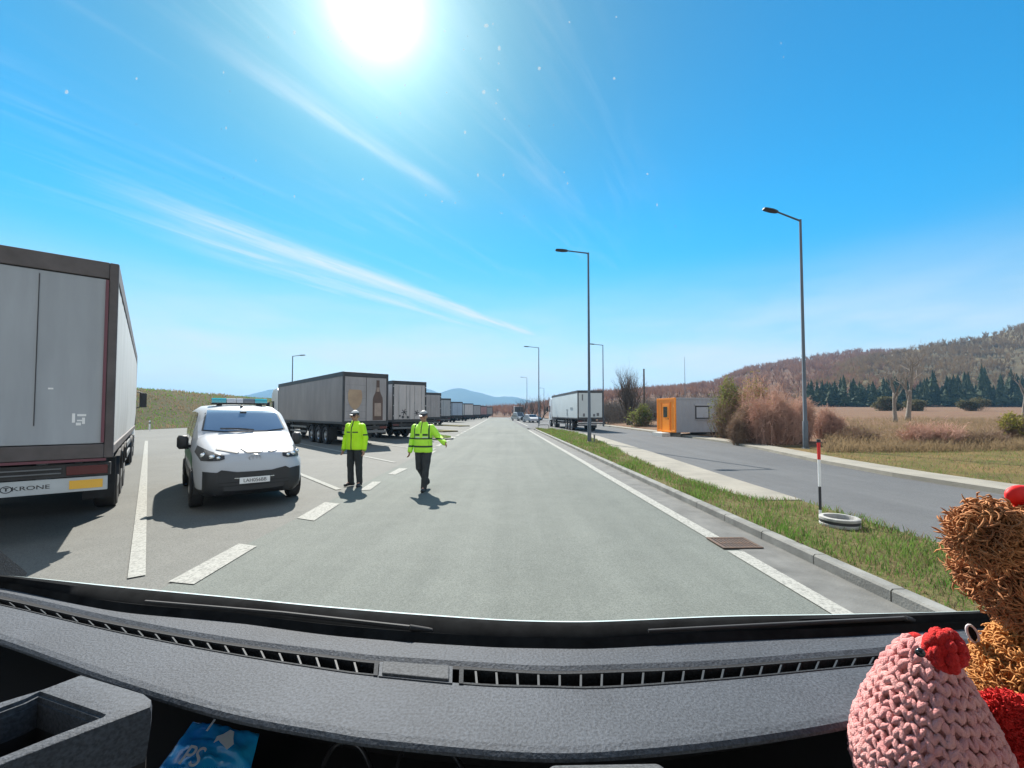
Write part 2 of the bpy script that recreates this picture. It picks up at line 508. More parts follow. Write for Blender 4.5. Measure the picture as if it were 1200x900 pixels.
# gutter, kerb, verge, pavements
gv = [-12, 0, 3, 6, 9, 14, 20, 30, 40, 47]
ribbon('gutter', [(3.15, v) for v in gv], [(3.74, v) for v in gv], M['gutter'], 0.010)
def kerb(path, name, w=0.15, z0=-0.06, z1=0.13, gap=1.0):
    """a row of kerb stones along a road-frame polyline: one object"""
    b = MB(); pts = [rp(u, v) for u, v in path]
    for a, c in zip(pts, pts[1:]):
        L = (c - a).length; n = max(1, round(L / gap)); d = (c - a) / L; r = Vector((d.y, -d.x, 0))
        for i in range(n):
            j = 0.004 * math.sin(i * 12.9)
            s0 = a + d * (L * i / n + 0.008); s1 = a + d * (L * (i+1) / n - 0.008)
            q = [s0 + r*j, s1 + r*j, s1 + r*(w+j), s0 + r*(w+j)]
            e = 0.02
            lo = [Vector((p.x, p.y, z0)) for p in q]
            mi = [Vector((p.x, p.y, z1 - e)) for p in q]
            hi = [Vector((p.x, p.y, z1)) for p in (q[0] + r*e, q[1] + r*e, q[2] - r*0.005, q[3] - r*0.005)]
            b.rings([lo, mi, hi])
    return tag(b.build(name, M['kerb_stone']), kind='structure')
kerb([(3.72, -12), (3.72, 44), (3.95, 45.6), (4.5, 46.2)], 'kerb')
vl = [-12, 0, 3, 5.5, 8.3, 9, 12, 16, 20, 24, 28, 32, 36, 40, 42.5, 45]
WL = [(5.05, 8.2), (4.85, 9.2), (4.8, 12.7), (5.3, 18), (5.9, 24.3), (6.4, 31), (6.6, 38)]   # inner edge of the light pavement strip
def verge_r(v): return interp(SL, v) - 0.02
ribbon('verge', [(3.87, v) for v in vl], [(verge_r(v), v) for v in vl], M['verge_grass'], 0.10, 0.2)
wv = [8.2, 8.6, 9.2, 11, 12.7, 15, 18, 21, 24.3, 28, 31, 34.5, 38]
ribbon('pavement', [(interp(WL, v), v) for v in wv], [(interp(SL, v) + 0.015, v) for v in wv], M['walk'], 0.115, 0.2)
ev = [-40, -12, 0, 5.5, 9.6, 11.8, 13.5, 15.5, 18, 20, 22, 24.3, 28, 34, 45, 60, 90, 130]
ribbon('far_pavement', [(interp(SR, v), v) for v in ev], [(interp(SR, v) + 1.1, v) for v in ev], M['walk'], 0.12, 0.25)

# painted markings: (u, v) corners, all on one sheet
def mark(*quads):
    b = MB()
    for q in quads:
        b.add([(p.x, p.y, 0.013) for p in q], [(0, 1, 2, 3)])
    return b
b = MB()
def mq(pts): b.add([(p.x, p.y, 0.0135) for p in pts], [(0, 1, 2, 3)])
def mline(p0, p1, w):
    d = (p1 - p0).normalized(); r = Vector((d.y, -d.x, 0)) * w / 2
    n = max(1, int((p1 - p0).length / 3))
    for i in range(n):
        a = p0 + (p1 - p0) * i / n; c = p0 + (p1 - p0) * (i+1) / n
        mq([a - r, a + r, c + r, c - r])
# right edge line, broken at the gully
for v0, v1 in ((-6, 5.52), (6.12, 14.2), (14.2, 44.5), (58, 300)):
    mline(rp(3.08 if v0 < 50 else 3.9, v0), rp(3.06 if v0 < 50 else 3.9, v1), 0.2)
# left edge: slanted dashes, then solid beyond the lots
AX = Vector((-0.648, 0.761, 0))          # direction of the parking bays
LW = 0.26
for cs in (((197,683),(227,686),(301,641),(280,638)), ((348,608),(368,611),(398,591),(381,589)), ((421,575.5),(434,574.5),(447,565),(436.5,565)), ((454.5,556),(463,556.8),(478,549.4),(468,549)), ((493,534.5),(502,534.5),(512,528.5),(504,528.5))):
    mq([gp(*c) for c in cs])
for k in range(8):
    v0 = 19.8 + k * 3.5
    mline(rp(-3.35, v0), rp(-3.30, v0 + 1.9), 0.24)
mline(rp(-3.30, 48), rp(-3.3, 300), 0.24)
# bay lines
e0 = gp(160, 677)
mline(e0, e0 + AX * 30, 0.15)
for k in range(1, 19):
    p0 = rp(-3.75, 4.72 + 5.45 * k)
    mline(p0, p0 + AX * 24, 0.14)
tag(b.build('road_markings', M['paint']), kind='structure')

# ------------------------------------------------------------------ terrain
def terr(x, y):
    k = min(1.0, max(0.0, (x - 12) / 25))
    z = 0.10 + 0.22 * k + max(0, y - 22) * 0.028 * k
    if y > 160: z += (y - 160) * 0.01 * k
    return z + 0.05 * noise.noise(Vector((x * 0.15, y * 0.15, 0)))

def terrain_mat():
    m_ = bpy.data.materials.new('field'); m_.use_nodes = True
    nt = m_.node_tree; nb = NB(nt); p = nt.nodes['Principled BSDF']
    v = nb.new('ShaderNodeTexCoord').outputs['Object']
    x, y, z = nb.sep(v)
    a = nb.ramp(nb.noise(v, 0.5, 6, 0.7), 0.35, 0.65)
    c = nb.ramp(nb.noise(v, 9, 5, 0.8), 0.25, 0.75, 0.65, 1.35)
    mp = nb.new('ShaderNodeMapping'); nt.links.new(v, mp.inputs[0]); mp.inputs['Scale'].default_value = (0.06, 0.9, 1); mp.inputs['Rotation'].default_value = (0, 0, 0.2)
    fur = nb.ramp(nb.noise(mp.outputs[0], 2.5, 3, 0.6), 0.4, 0.6)
    lawn = nb.mix(a, (0.070, 0.072, 0.022), (0.165, 0.108, 0.046))
    soil = nb.mix(fur, (0.125, 0.066, 0.046), (0.17, 0.094, 0.064))
    soil = nb.mix(nb.m('MULTIPLY', a, 0.4), soil, (0.16, 0.14, 0.07))
    wob = nb.m('MULTIPLY', nb.noise(v, 0.12, 4, 0.6), 14)
    f = nb.smooth(nb.m('ADD', y, nb.m('MULTIPLY', wob, .5)), 22, 28)
    col = nb.mix(f, lawn, soil)
    mm = nb.new('ShaderNodeVectorMath', operation='SCALE'); nt.links.new(col, mm.inputs[0]); nt.links.new(c, mm.inputs['Scale'])
    nt.links.new(mm.outputs[0], p.inputs['Base Color']); p.inputs['Roughness'].default_value = 0.95; p.inputs['Specular IOR Level'].default_value = 0.1
    bu = nb.new('ShaderNodeBump'); bu.inputs['Strength'].default_value = 0.8; bu.inputs['Distance'].default_value = 0.1
    nt.links.new(nb.noise(v, 5, 5, 0.7), bu.inputs['Height']); nt.links.new(bu.outputs[0], p.inputs['Normal'])
    return m_
M['field'] = terrain_mat()
b = MB()
offs = [0, 0.6, 1.5, 3, 5, 8, 12, 17, 24, 33, 45, 60, 80, 105, 135, 170, 220, 300, 420]
rows = list(range(-40, 40, 4)) + list(range(40, 200, 8))
R_ = []
for v in rows:
    row = []
    for o_ in offs:
        p = rp(interp(SR, v) + 1.1 + o_, v); z = terr(p.x, p.y)
        row.append((p.x, p.y, z if o_ else 0.09))
    R_.append(row)
b.rings(R_, False, False, closed=False)
tag(b.build('field', M['field'], smooth=180), kind='structure')

# grassy bank on the left of the lot
def bank_z(o_, v):
    k = min(1, o_ / 22); k = k * k * (3 - 2 * k)
    h = 6.0 - max(0, v - 60) * 0.012
    return 0.02 + max(1.5, h) * k + 0.12 * k * noise.noise(Vector((o_ * 0.2, v * 0.12, 3)))
b = MB(); R_ = []
for v in list(range(-16, 240, 4)):
    R_.append([(*rp(-38 - o_, v).xy, bank_z(o_, v)) for o_ in (0, 0.4, 2, 4, 6, 8, 10, 12, 14, 16, 18, 20, 22, 26, 34, 60, 160)])
b.rings(R_, False, False, closed=False)
tag(b.build('grass_bank', M['bank_grass'], smooth=180), kind='structure')

# wooded hills: a ridge traced in real metres
def hill(name, prof, Y0, Y1, Yb, m_, amp, zb=None, step=6):
    """prof: (photo column, photo row of the ridge) -> ridge at depth Y1; foot at depth Y0; falls away behind to Yb"""
    b = MB(); R_ = []
    x = prof[0][0]
    while x <= prof[-1][0]:
        for (a, ya), (c, yc) in zip(prof, prof[1:]):
            if a <= x <= c: py = ya + (yc - ya) * (x - a) / (c - a); break
        col = []
        zr = zat(py, Y1); 
        for k in range(15):
            t = k / 14; Y = Y0 + (Y1 - Y0) * t; X = at(x, Y)
            zf = terr(X, Y) - 0.3 if zb is None else zb
            s = t ** 1.25
            n_ = noise.fractal(Vector((X * 0.02, Y * 0.02, 1.0)), 0.8, 2.0, 4)
            col.append((X, Y, zf + (zr - zf) * s + amp * n_ * math.sin(math.pi * min(1, t))))
        for t in (0.3, 1.0):
            Y = Y1 + (Yb - Y1) * t; col.append((at(x, Y1) * (1 + 0.2 * t), Y, zr * (1 - t) * 0.9 - 1))
        R_.append(col); x += step
    b.rings(R_, False, False, closed=False)
    o = tag(b.build(name, m_, smooth=180), kind='structure')
    return o, R_
M['hill_far'] = mat('hill_far', (0.085, 0.048, 0.034), 0.95, col2=(0.14, 0.085, 0.055), scale=0.05, spec=0.05, bump=1.0, bscale=0.5, detail=8)
M['hill_near'] = mat('hill_near', (0.085, 0.068, 0.042), 0.95, col2=(0.14, 0.11, 0.06), scale=0.03, spec=0.05, bump=1.0, bscale=0.5, detail=8)
FARP = [(560, 483), (640, 477), (690, 467), (760, 460), (836, 452), (858, 441), (880, 433), (915, 427), (950, 421), (1000, 413.5), (1030, 411.5), (1080, 414), (1140, 425), (1300, 440)]
NEARP = [(925, 452), (960, 436), (1012, 420), (1050, 415), (1080, 409), (1100, 404.5), (1125, 402), (1150, 396), (1175, 391), (1200, 382), (1240, 374), (1320, 362), (1420, 358), (1560, 365)]
_, FARR = hill('hill', FARP, 150, 420, 600, M['hill_far'], 1.6)
_, NEARR = hill('hill', NEARP, 158, 320, 420, M['hill_near'], 1.2)

# mountains on the horizon
M['mountain'] = mat('mountain', (0.045, 0.06, 0.055), 0.95, var=0.3, scale=0.004, spec=0.05)
MP = [(150, 474), (240, 468), (290, 463), (318, 456), (350, 459), (400, 457), (450, 461), (495, 455), (506, 457), (515, 461), (522, 458), (533, 455), (541, 455), (550, 457.5), (565, 461), (581, 465.5), (592, 464.5), (603, 465), (615, 468), (640, 473), (720, 474), (900, 472)]
b = MB(); R_ = []
for k in range(0, 151):
    x = 150 + k * 5
    for (a, ya), (c, yc) in zip(MP, MP[1:]):
        if a <= x <= c: py = ya + (yc - ya) * (x - a) / (c - a); break
    zr = zat(py, 2700) + 2.0 * noise.noise(Vector((x * 0.15, 0, 0)))
    R_.append([(at(x, 2100), 2100, -1), (at(x, 2400), 2400, zr * 0.45 * (1 + 0.3 * noise.noise(Vector((x * 0.05, 5, 0))))), (at(x, 2700), 2700, zr), (at(x, 2900), 2900, -1)])
b.rings(R_, False, False, closed=False)
tag(b.build('mountains', M['mountain'], smooth=180), kind='structure')

# the air: far things fade to blue
hz = bpy.data.materials.new('haze'); hz.use_nodes = True
nt = hz.node_tree; nt.nodes.remove(nt.nodes['Principled BSDF'])
pv = nt.nodes.new('ShaderNodeVolumePrincipled')
pv.inputs['Color'].default_value = (0.30, 0.64, 1.0, 1); pv.inputs['Density'].default_value = 0.00027; pv.inputs['Anisotropy'].default_value = 0.0
nt.links.new(pv.outputs[0], nt.nodes['Material Output'].inputs['Volume'])
b = MB(); b.box(-3300, 3300, -60, 3300, -1.2, 175)
tag(b.build('haze', hz), kind='stuff')
# ------------------------------------------------------------------ vegetation
M['bark'] = mat('bark', (0.09, 0.07, 0.055), 0.9, var=0.35, scale=6)
M['bark_pale'] = mat('bark_pale', (0.19, 0.16, 0.13), 0.9, var=0.35, scale=6)
M['twig'] = mat('twig', (0.32, 0.22, 0.15), 0.9, var=0.3, scale=1.2, trans=0.35)
M['twig_red_reflect'] = mat('twig_red_reflect', (0.52, 0.33, 0.26), 0.9, col2=(0.66, 0.45, 0.35), scale=1.0, trans=0.4)  # brown twigs; the red tint of the glass reflection is put into the colour
M['leaf_fresh'] = mat('leaf_fresh', (0.10, 0.14, 0.03), 0.7, col2=(0.22, 0.22, 0.06), scale=0.9, spec=0.2, trans=0.45)
M['leaf_yellow'] = mat('leaf_yellow', (0.30, 0.25, 0.05), 0.7, col2=(0.16, 0.17, 0.04), scale=1.4, spec=0.2, trans=0.45)
M['leaf_dark'] = mat('leaf_dark', (0.016, 0.03, 0.014), 0.8, col2=(0.04, 0.055, 0.022), scale=0.3, spec=0.2)
M['leaf_olive'] = mat('leaf_olive', (0.085, 0.085, 0.04), 0.8, col2=(0.13, 0.115, 0.06), scale=0.8, spec=0.2, trans=0.45)
M['straw'] = mat('straw', (0.27, 0.20, 0.115), 0.9, col2=(0.16, 0.115, 0.07), scale=0.8, spec=0.1, trans=0.45)
M['grass_blade'] = mat('grass_blade', (0.085, 0.19, 0.028), 0.7, col2=(0.15, 0.22, 0.05), scale=1.1, spec=0.2, trans=0.45)

def rvec(rng):
    while True:
        v = Vector((rng.uniform(-1,1), rng.uniform(-1,1), rng.uniform(-1,1)))
        if 0.05 < v.length < 1: return v.normalized()

def branches(b, rng, p, d, L, r, depth, spread=0.5, up=0.25, n=(2, 4), tips=None, droop=0.0, shrink=0.68):
    """a limb that bends and forks"""
    pts = [p]; rad = [r]; q = p.copy(); dd = d.copy(); k = 4 if depth > 1 else 3
    for i in range(k):
        dd = (dd + rvec(rng) * 0.16 + Vector((0, 0, up * 0.18 - droop * i * 0.1))).normalized()
        q = q + dd * L / k; pts.append(q.copy()); rad.append(r * (1 - 0.45 * (i + 1) / k))
    b.tube(pts, rad, 6 if depth > 2 else (4 if depth > 1 else 3), caps=False)
    if tips is not None and depth <= 1: tips.append((q.copy(), dd.copy()))
    if depth <= 0: return
    for j in range(rng.randint(*n)):
        i = rng.randint(2, k)
        nd = (dd + rvec(rng) * spread * 1.5).normalized()
        nd = (nd + Vector((0, 0, up))).normalized()
        branches(b, rng, pts[i], nd, L * shrink * rng.uniform(0.75, 1.15), rad[i] * 0.62, depth - 1, spread, up, n, tips, droop, shrink)

def bare_tree(name, x, y, z, h, label, group=None, seed=0, trunk=0.13, fork=0.35, spread=0.45, up=0.3, stems=1, depth=4, m_=None, n=(2, 4), lean=0.05):
    rng = random.Random(seed)
    root = empty(name, (x, y, z), 0, label, 'tree', group)
    tb = MB(); cb = MB()
    for s_ in range(stems):
        d = Vector((rng.uniform(-1, 1) * (lean if stems == 1 else 0.45), rng.uniform(-1, 1) * (lean if stems == 1 else 0.35), 1)).normalized()
        p = Vector((rng.uniform(-.2, .2), rng.uniform(-.2, .2), -0.15)) if stems > 1 else Vector((0, 0, -0.15))
        pts = [p]; L = h * fork * rng.uniform(0.85, 1.1)
        for i in range(5):
            d = (d + rvec(rng) * 0.05).normalized(); pts.append(pts[-1] + d * L / 5)
        tb.tube(pts, [trunk * (1.25 - 0.12 * i) if i else trunk * 1.5 for i in range(6)], 8)
        for j in range(rng.randint(3, 5)):
            nd = (d + rvec(rng) * spread + Vector((0, 0, up))).normalized()
            branches(cb, rng, pts[-1 - (j % 3)], nd, h * (1 - fork) * 0.42 * rng.uniform(0.8, 1.15), trunk * 0.55, depth - 1, spread, up, n)
        branches(cb, rng, pts[-1], d, h * (1 - fork) * 0.45, trunk * 0.65, depth - 1, spread, up, n)
    tb.build('trunk', m_ or M['bark'], root, smooth=180)
    cb.build('crown', m_ or M['bark'], root)
    return root

def leaf(b, c, n, s, rng):
    a = n.orthogonal().normalized(); a = Matrix.Rotation(rng.uniform(0, 6.28), 3, n) @ a; t = n.cross(a)
    b.add([c - a*s, c - t*s*0.55, c + a*s, c + t*s*0.55], [(0, 1, 2, 3)])

def bush(name, x, y, z, rx, ry, h, label, leafm, twigm, group=None, seed=0, leaves=1500, ls=0.05, twigs=240, lobes=7, cat='bush'):
    """stems from one stool, twigs out to an uneven outline, leaf-sized faces between"""
    rng = random.Random(seed)
    root = empty(name, (x, y, z), 0, label, cat, group)
    lob = []
    for i in range(lobes):
        a = rng.uniform(0, 6.28); q = rng.uniform(0.1, 0.62)
        lob.append((Vector((math.cos(a)*q*rx, math.sin(a)*q*ry, h*rng.uniform(0.25, 0.74) * (1.12 - q * .5))), rng.uniform(0.24, 0.50)))
    def pt():
        c, k = rng.choice(lob); v = rvec(rng) * (rng.uniform(0.2, 1.0) ** 0.5) * (1.0 if rng.random() < .85 else 1.35)
        p = c + Vector((v.x*rx*k, v.y*ry*k, v.z*h*k*0.8))
        p.z = min(max(p.z, 0.05), h * 1.02); return p
    sb = MB()
    for i in range(twigs):
        p = pt(); kk = rng.uniform(.15, .8); s = Vector((p.x*kk + rng.uniform(-.1,.1), p.y*kk + rng.uniform(-.1,.1), -0.12)); m1 = s.lerp(p, 0.55) + Vector((p.x*0.1, p.y*0.1, h*0.08)) + rvec(rng)*0.06*h
        r = rng.uniform(0.006, 0.016) * (1 + h * 0.1)
        sb.tube([s, m1, p], [r*1.6, r, r*0.35], 3, caps=False)
        for j in range(7):
            q = s.lerp(m1, rng.uniform(.35, 1)) if rng.random() < .4 else m1.lerp(p, rng.uniform(0, 1)); dv = (rvec(rng) + Vector((p.x, p.y, 0)) * .25 + Vector((0,0,0.25))).normalized(); e = q + dv * rng.uniform(0.2, 0.62) * (0.45 + h * 0.17); e.z = max(e.z, .03)
            sb.tube([q, (q+e)/2 + rvec(rng)*0.05, e], [r*0.55, r*0.4, r*0.2], 3, caps=False)
            for k_ in range(2):
                q2 = q.lerp(e, rng.uniform(.3, .9)); e2 = q2 + (rvec(rng) + dv * .6).normalized() * rng.uniform(.08, .26) * (0.5 + h * .15); sb.tube([q2, e2], [r*.32, r*.16], 3, caps=False)
    sb.build('stem', twigm, root)
    if leaves:
        lb = MB()
        for i in range(leaves):
            leaf(lb, pt(), rvec(rng), ls * rng.uniform(0.6, 1.5), rng)
        lb.build('crown', leafm, root)
    return root

def ground_z(x, y): return terr(x, y) if x > 12 else 0.1

for (px, Y, rx, ry, h, lab, lm, tm, sd, nl, ls, nt_, lo) in (
    (856, 29.0, 1.5, 1.4, 4.2, 'green leafing willow bush against the grey cabin wall', 'leaf_fresh', 'twig', 3, 5200, .05, 420, 12),
    (884, 27.2, 1.5, 1.3, 4.25, 'tall yellowish leafing bush between the green willow bush and the red-tinted bush', 'leaf_yellow', 'twig_red_reflect', 5, 2300, .045, 620, 11),
    (905, 23.4, 2.0, 1.6, 3.3, 'broad leafless brown bush tinted red by reflection left of the nearest tall lamp', 'leaf_yellow', 'twig_red_reflect', 8, 500, .03, 1500, 14),
    (934, 24.5, 1.5, 1.2, 3.0, 'smaller leafless red-tinted bush right behind the nearest tall lamp', 'leaf_yellow', 'twig_red_reflect', 9, 250, .03, 1000, 10),
    (872, 24.0, 1.2, 1.1, 2.4, 'low leafless bush at the foot of the yellowish leafing bush', 'leaf_yellow', 'twig', 14, 200, .03, 700, 9),
    (966, 27.0, 1.2, 1.1, 2.2, 'low leafless bush right of the nearest tall lamp', 'leaf_yellow', 'twig_red_reflect', 15, 150, .03, 600, 8)):
    X = at(px, Y)
    bush('willow_bush' if nl > 2000 else 'bare_bush', X, Y, ground_z(X, Y) - .03, rx, ry, h, lab, M[lm], M[tm], seed=sd, leaves=nl, ls=ls, twigs=nt_, lobes=lo)
X, Y = 26.9, 22.6
bush('flowering_bush', X, Y, ground_z(X, Y) - .03, 1.3, 1.2, 1.95, 'yellow flowering green bush at the far right edge of the lawn', M['leaf_yellow'], M['twig'], seed=12, leaves=3800, ls=0.05, twigs=220, lobes=8)
for (px, Y, rx, h, lab, sd) in ((1040, 92, 4.6, 3.0, 'low rounded olive thicket behind the two bare trees', 21), (1072, 90, 2.4, 2.5, 'small olive bush right of the low thicket behind the two bare trees', 22), (1140, 90, 4.2, 3.2, 'rounded olive green bush alone on the brown field', 23)):
    X = at(px, Y)
    bush('field_bush', X, Y, ground_z(X, Y) - .03, rx, 2.0, h, lab, M['leaf_olive'], M['twig'], seed=sd, leaves=2600, ls=0.17, twigs=140, lobes=10)
X, Y = at(752, 50), 50
bush('hedge_bush', X, Y, -0.03, 2.3, 1.5, 2.9, 'low green bush at the foot of the pruned tree and the utility pole', M['leaf_fresh'], M['twig'], seed=31, leaves=2600, ls=0.09, twigs=160)
for (px, Y, rx, h, lab, sd, tm) in ((1012, 22, 1.3, 1.15, 'low tangle of bare brown shrub at the left end of the weed strip', 81, 'twig'), (1092, 20.5, 1.9, 1.35, 'wide tangle of bare brown shrub in the middle of the weed strip', 82, 'twig_red_reflect'), (1142, 20, 1.4, 1.1, 'low bare shrub in the weed strip beside the yellow flowering bush', 83, 'twig')):
    X = at(px, Y)
    bush('bare_bush', X, Y, ground_z(X, Y) - .03, rx, 1.2, h, lab, M['leaf_yellow'], M[tm], seed=sd, leaves=120, ls=.03, twigs=520, lobes=9)

bare_tree('bare_tree', at(737, 55), 55, -0.05, 8.0, 'pruned leafless tree with many upright branches beside the utility pole', seed=41, trunk=0.17, fork=0.20, spread=0.46, up=0.42, stems=9, depth=4, n=(2, 4))
bare_tree('bare_tree', at(1063, 46), 46, ground_z(at(1063, 46), 46) - .05, 8.8, 'taller leafless tree of the pair on the field', seed=46, trunk=0.20, fork=0.4, spread=0.6, up=0.3, depth=5, m_=M['bark_pale'])
bare_tree('bare_tree', at(1049, 42), 42, ground_z(at(1049, 42), 42) - .05, 6.4, 'shorter thin leafless tree of the pair on the field', seed=47, trunk=0.15, fork=0.5, spread=0.5, up=0.3, depth=4, m_=M['bark_pale'])
bare_tree('bare_tree', at(1199, 55), 55, ground_z(at(1199, 55), 55) - .05, 8.0, 'pale trunked leafless tree behind the yellow flowering bush', seed=52, trunk=0.16, fork=0.4, spread=0.5, up=0.3, depth=4, m_=M['bark_pale'])
for i, (px, Y, h, lab) in enumerate(((612, 118, 7.2, 'leftmost leafless tree of the row beyond the end of the kerb'), (622, 96, 6.6, 'leafless tree in front of the row beyond the end of the kerb'), (633, 104, 7.6, 'leafless tree nearest the white truck on the right of the road'))):
    bare_tree('roadside_tree', at(px, Y), Y, -0.08, h, lab, 'leafless trees beyond the end of the kerb', seed=60 + i, trunk=0.16, fork=0.25, spread=0.6, up=0.3, depth=4, stems=2)

# scrub along the wood edge behind the cabin, dry weeds behind the lawn, the woods on the hills
def mass(name, m_, kind='stuff'):
    def done(b): return tag(b.build(name, m_), kind=kind)
    return done
rng = random.Random(5)
b = MB()
for i in range(15000):
    px = rng.uniform(965, 1240); Y = 18.2 + 30 * rng.random() ** 1.7 ; X = at(px, Y)
    k = 0.5 + 0.5 * noise.noise(Vector((X * 0.35, Y * 0.25, 9)))
    if rng.random() > 0.2 + k: continue
    k2 = 0.5 + 0.9 * noise.noise(Vector((X * 0.16, Y * 0.16, 2))); h = rng.uniform(0.2, 0.4 + 1.15 * max(0, k * k2)); z = ground_z(X, Y)
    l = rvec(rng) * 0.45; w = 0.011
    p0 = Vector((X, Y, z - .05)); p1 = p0 + Vector((l.x*h*0.5, l.y*h*0.5, h*0.6)); p2 = p0 + Vector((l.x*h*1.4, l.y*h*1.4, h))
    b.add([p0 - Vector((w,0,0)), p0 + Vector((w,0,0)), p1 + Vector((w*.7,0,0)), p1 - Vector((w*.7,0,0)), p2], [(0,1,2,3), (3,2,4)])
    for j in range(3):
        q = p0.lerp(p1, rng.uniform(.4, 1)); e = q + (rvec(rng) + Vector((0,0,.4))) * 0.3 * h
        b.add([q, q + Vector((w, 0, 0.01)), e], [(0, 1, 2)])
mass('undergrowth', M['straw'])(b)

b = MB()
for i in range(2600):           # scrub on the dark bank behind the truck, pole and cabin
    px = rng.uniform(700, 860); Y = rng.uniform(62, 100); X = at(px, Y); h = rng.uniform(3.0, 5.2) * (0.72 + 0.28 * (px - 700) / 160)
    p0 = Vector((X, Y, -0.1)); l = rvec(rng) * 0.25
    p1 = p0 + Vector((l.x*h, l.y*h, h)); w = 0.05
    b.tube([p0, (p0+p1)/2 + rvec(rng)*0.2, p1], [w, w*.7, w*.3], 3, caps=False)
    for j in range(7):
        q = p0.lerp(p1, rng.uniform(.15, 1)); e = q + (rvec(rng) + Vector((0,0,.5))) * 0.9
        b.tube([q, e], [w*.4, w*.2], 3, caps=False)
mass('undergrowth', mat('scrub', (0.11, 0.088, 0.07), 0.95, var=0.3, scale=0.3))(b)

def pine(b, X, Y, z, h, r, rng):
    b.mat(1).tube([(X, Y, z - .2), (X, Y, z + h * .5)], [0.16, 0.1], 5, caps=False); b.mat(0)
    n = 11; ex = rng.uniform(.45, .95)
    for i in range(n):
        t = i / n; zz = z + h * (0.16 + 0.8 * t); rr = r * (1 - t) ** ex * rng.uniform(0.8, 1.2) + 0.15
        k = 9; ring = []
        for j in range(k):
            q = rr * rng.uniform(0.35, 1.35); a = 6.283 * j / k + rng.uniform(-.2, .2)
            ring.append((X + math.cos(a)*q, Y + math.sin(a)*q, zz - rng.uniform(0.1, .5)))
        top = (X + rng.uniform(-.1,.1), Y, zz + h * 0.2)
        b.add(ring + [top], [(j, (j+1) % k, k) for j in range(k)])
        for j in range(6):
            a = rng.uniform(0, 6.283); q = rr * rng.uniform(.5, 1.25); leaf(b, Vector((X + math.cos(a)*q, Y + math.sin(a)*q, zz + rng.uniform(-.3, .7))), rvec(rng), rng.uniform(.18, .42), rng)
b = MB()
for i in range(430):
    px = rng.uniform(948, 1290); Y = rng.uniform(150, 170)
    if 968 < px < 1000 and rng.random() < .5: continue
    if 1130 < px < 1150 and rng.random() < .6: continue
    X = at(px, Y); h = rng.choice((rng.uniform(5.5, 9), rng.uniform(9, 14.5))) * (0.8 + 0.2 * noise.noise(Vector((px * 0.03, 0, 0)))) * (1.12 if px > 1080 else 0.9)
    pine(b, X, Y, terr(X, Y), h, rng.uniform(1.0, 1.9), rng)
o = tag(b.build('forest', [M['leaf_dark'], M['bark']]), kind='stuff')

def hill_wood(name, R_, m_, n, seed, hmin, hmax, t0=2):
    rng = random.Random(seed); b = MB()
    for i in range(n):
        c = rng.randint(0, len(R_) - 2); k = min(14, int(t0 + (15 - t0) * rng.random() ** 0.55)); f, g = rng.random(), rng.random()
        p = Vector(R_[c][k]).lerp(Vector(R_[c+1][k]), f)
        if k > 0: p = p.lerp(Vector(R_[c][k-1]).lerp(Vector(R_[c+1][k-1]), f), g)
        h = rng.uniform(hmin, hmax); r = h * rng.uniform(0.25, 0.45)
        for j in range(15):
            v = rvec(rng); q = p + Vector((v.x * r * .15, v.y * r * .15, h * rng.uniform(0.0, .5))); e = p + Vector((v.x * r * 1.25, v.y * r, h * rng.uniform(.55, 1.05))); w = Vector((.11 * rng.uniform(.6, 1.5), 0, .05))
            m1 = q.lerp(e, .6) + rvec(rng) * .12 * r
            b.add([q - w*.6, q + w*.6, m1 + w, m1 - w, e], [(0, 1, 2, 3), (3, 2, 4)])
        b.tube([p - Vector((0,0,.5)), p + Vector((0,0,h*.7))], [.14, .08], 3, caps=False)
    tag(b.build(name, m_), kind='stuff')
M['wood_bare'] = mat('wood_bare', (0.15, 0.072, 0.050), 0.95, col2=(0.25, 0.14, 0.09), scale=0.06, spec=0.05, trans=.3)
M['wood_olive'] = mat('wood_olive', (0.13, 0.085, 0.048), 0.95, col2=(0.22, 0.15, 0.078), scale=0.05, spec=0.05, trans=.3)
hill_wood('woods', FARR, M['wood_bare'], 3600, 71, 3.0, 6.5)
hill_wood('woods', NEARR, M['wood_olive'], 3600, 72, 2.0, 5.5)

# grass on the verge, thicker and longer near the kerb
b = MB()
for i in range(30000):
    v = 3.2 + 42 * rng.random() ** 2.1
    u0, u1 = 3.86, (interp(WL, v) if 8.3 < v < 38 else verge_r(v))
    u = rng.uniform(u0, u1 + 0.03)
    k = 0.5 + 0.8 * noise.noise(Vector((u * 1.4, v * 0.7, 0)))
    if rng.random() > 0.25 + k * 0.9: continue
    h = rng.uniform(0.03, 0.07) * (0.7 + 1.6 * max(0, k)) * (1 + 0.02 * v)
    w = 0.0035 * (1 + v * 0.10)
    p = rp(u, v, 0.098); a = rng.uniform(0, 6.28); d = Vector((math.cos(a), math.sin(a), 0)) * w; l = rvec(rng) * h * 0.6
    m1 = p + Vector((l.x*.4, l.y*.4, h*.6)); e = p + Vector((l.x, l.y, h))
    b.mat(0 if rng.random() < 0.42 + 0.4 * k else 1).add([p - d, p + d, m1 + d*.7, m1 - d*.7, e], [(0,1,2,3), (3,2,4)])
tag(b.build('grass', [M['grass_blade'], M['straw']]), kind='stuff')
b = MB()
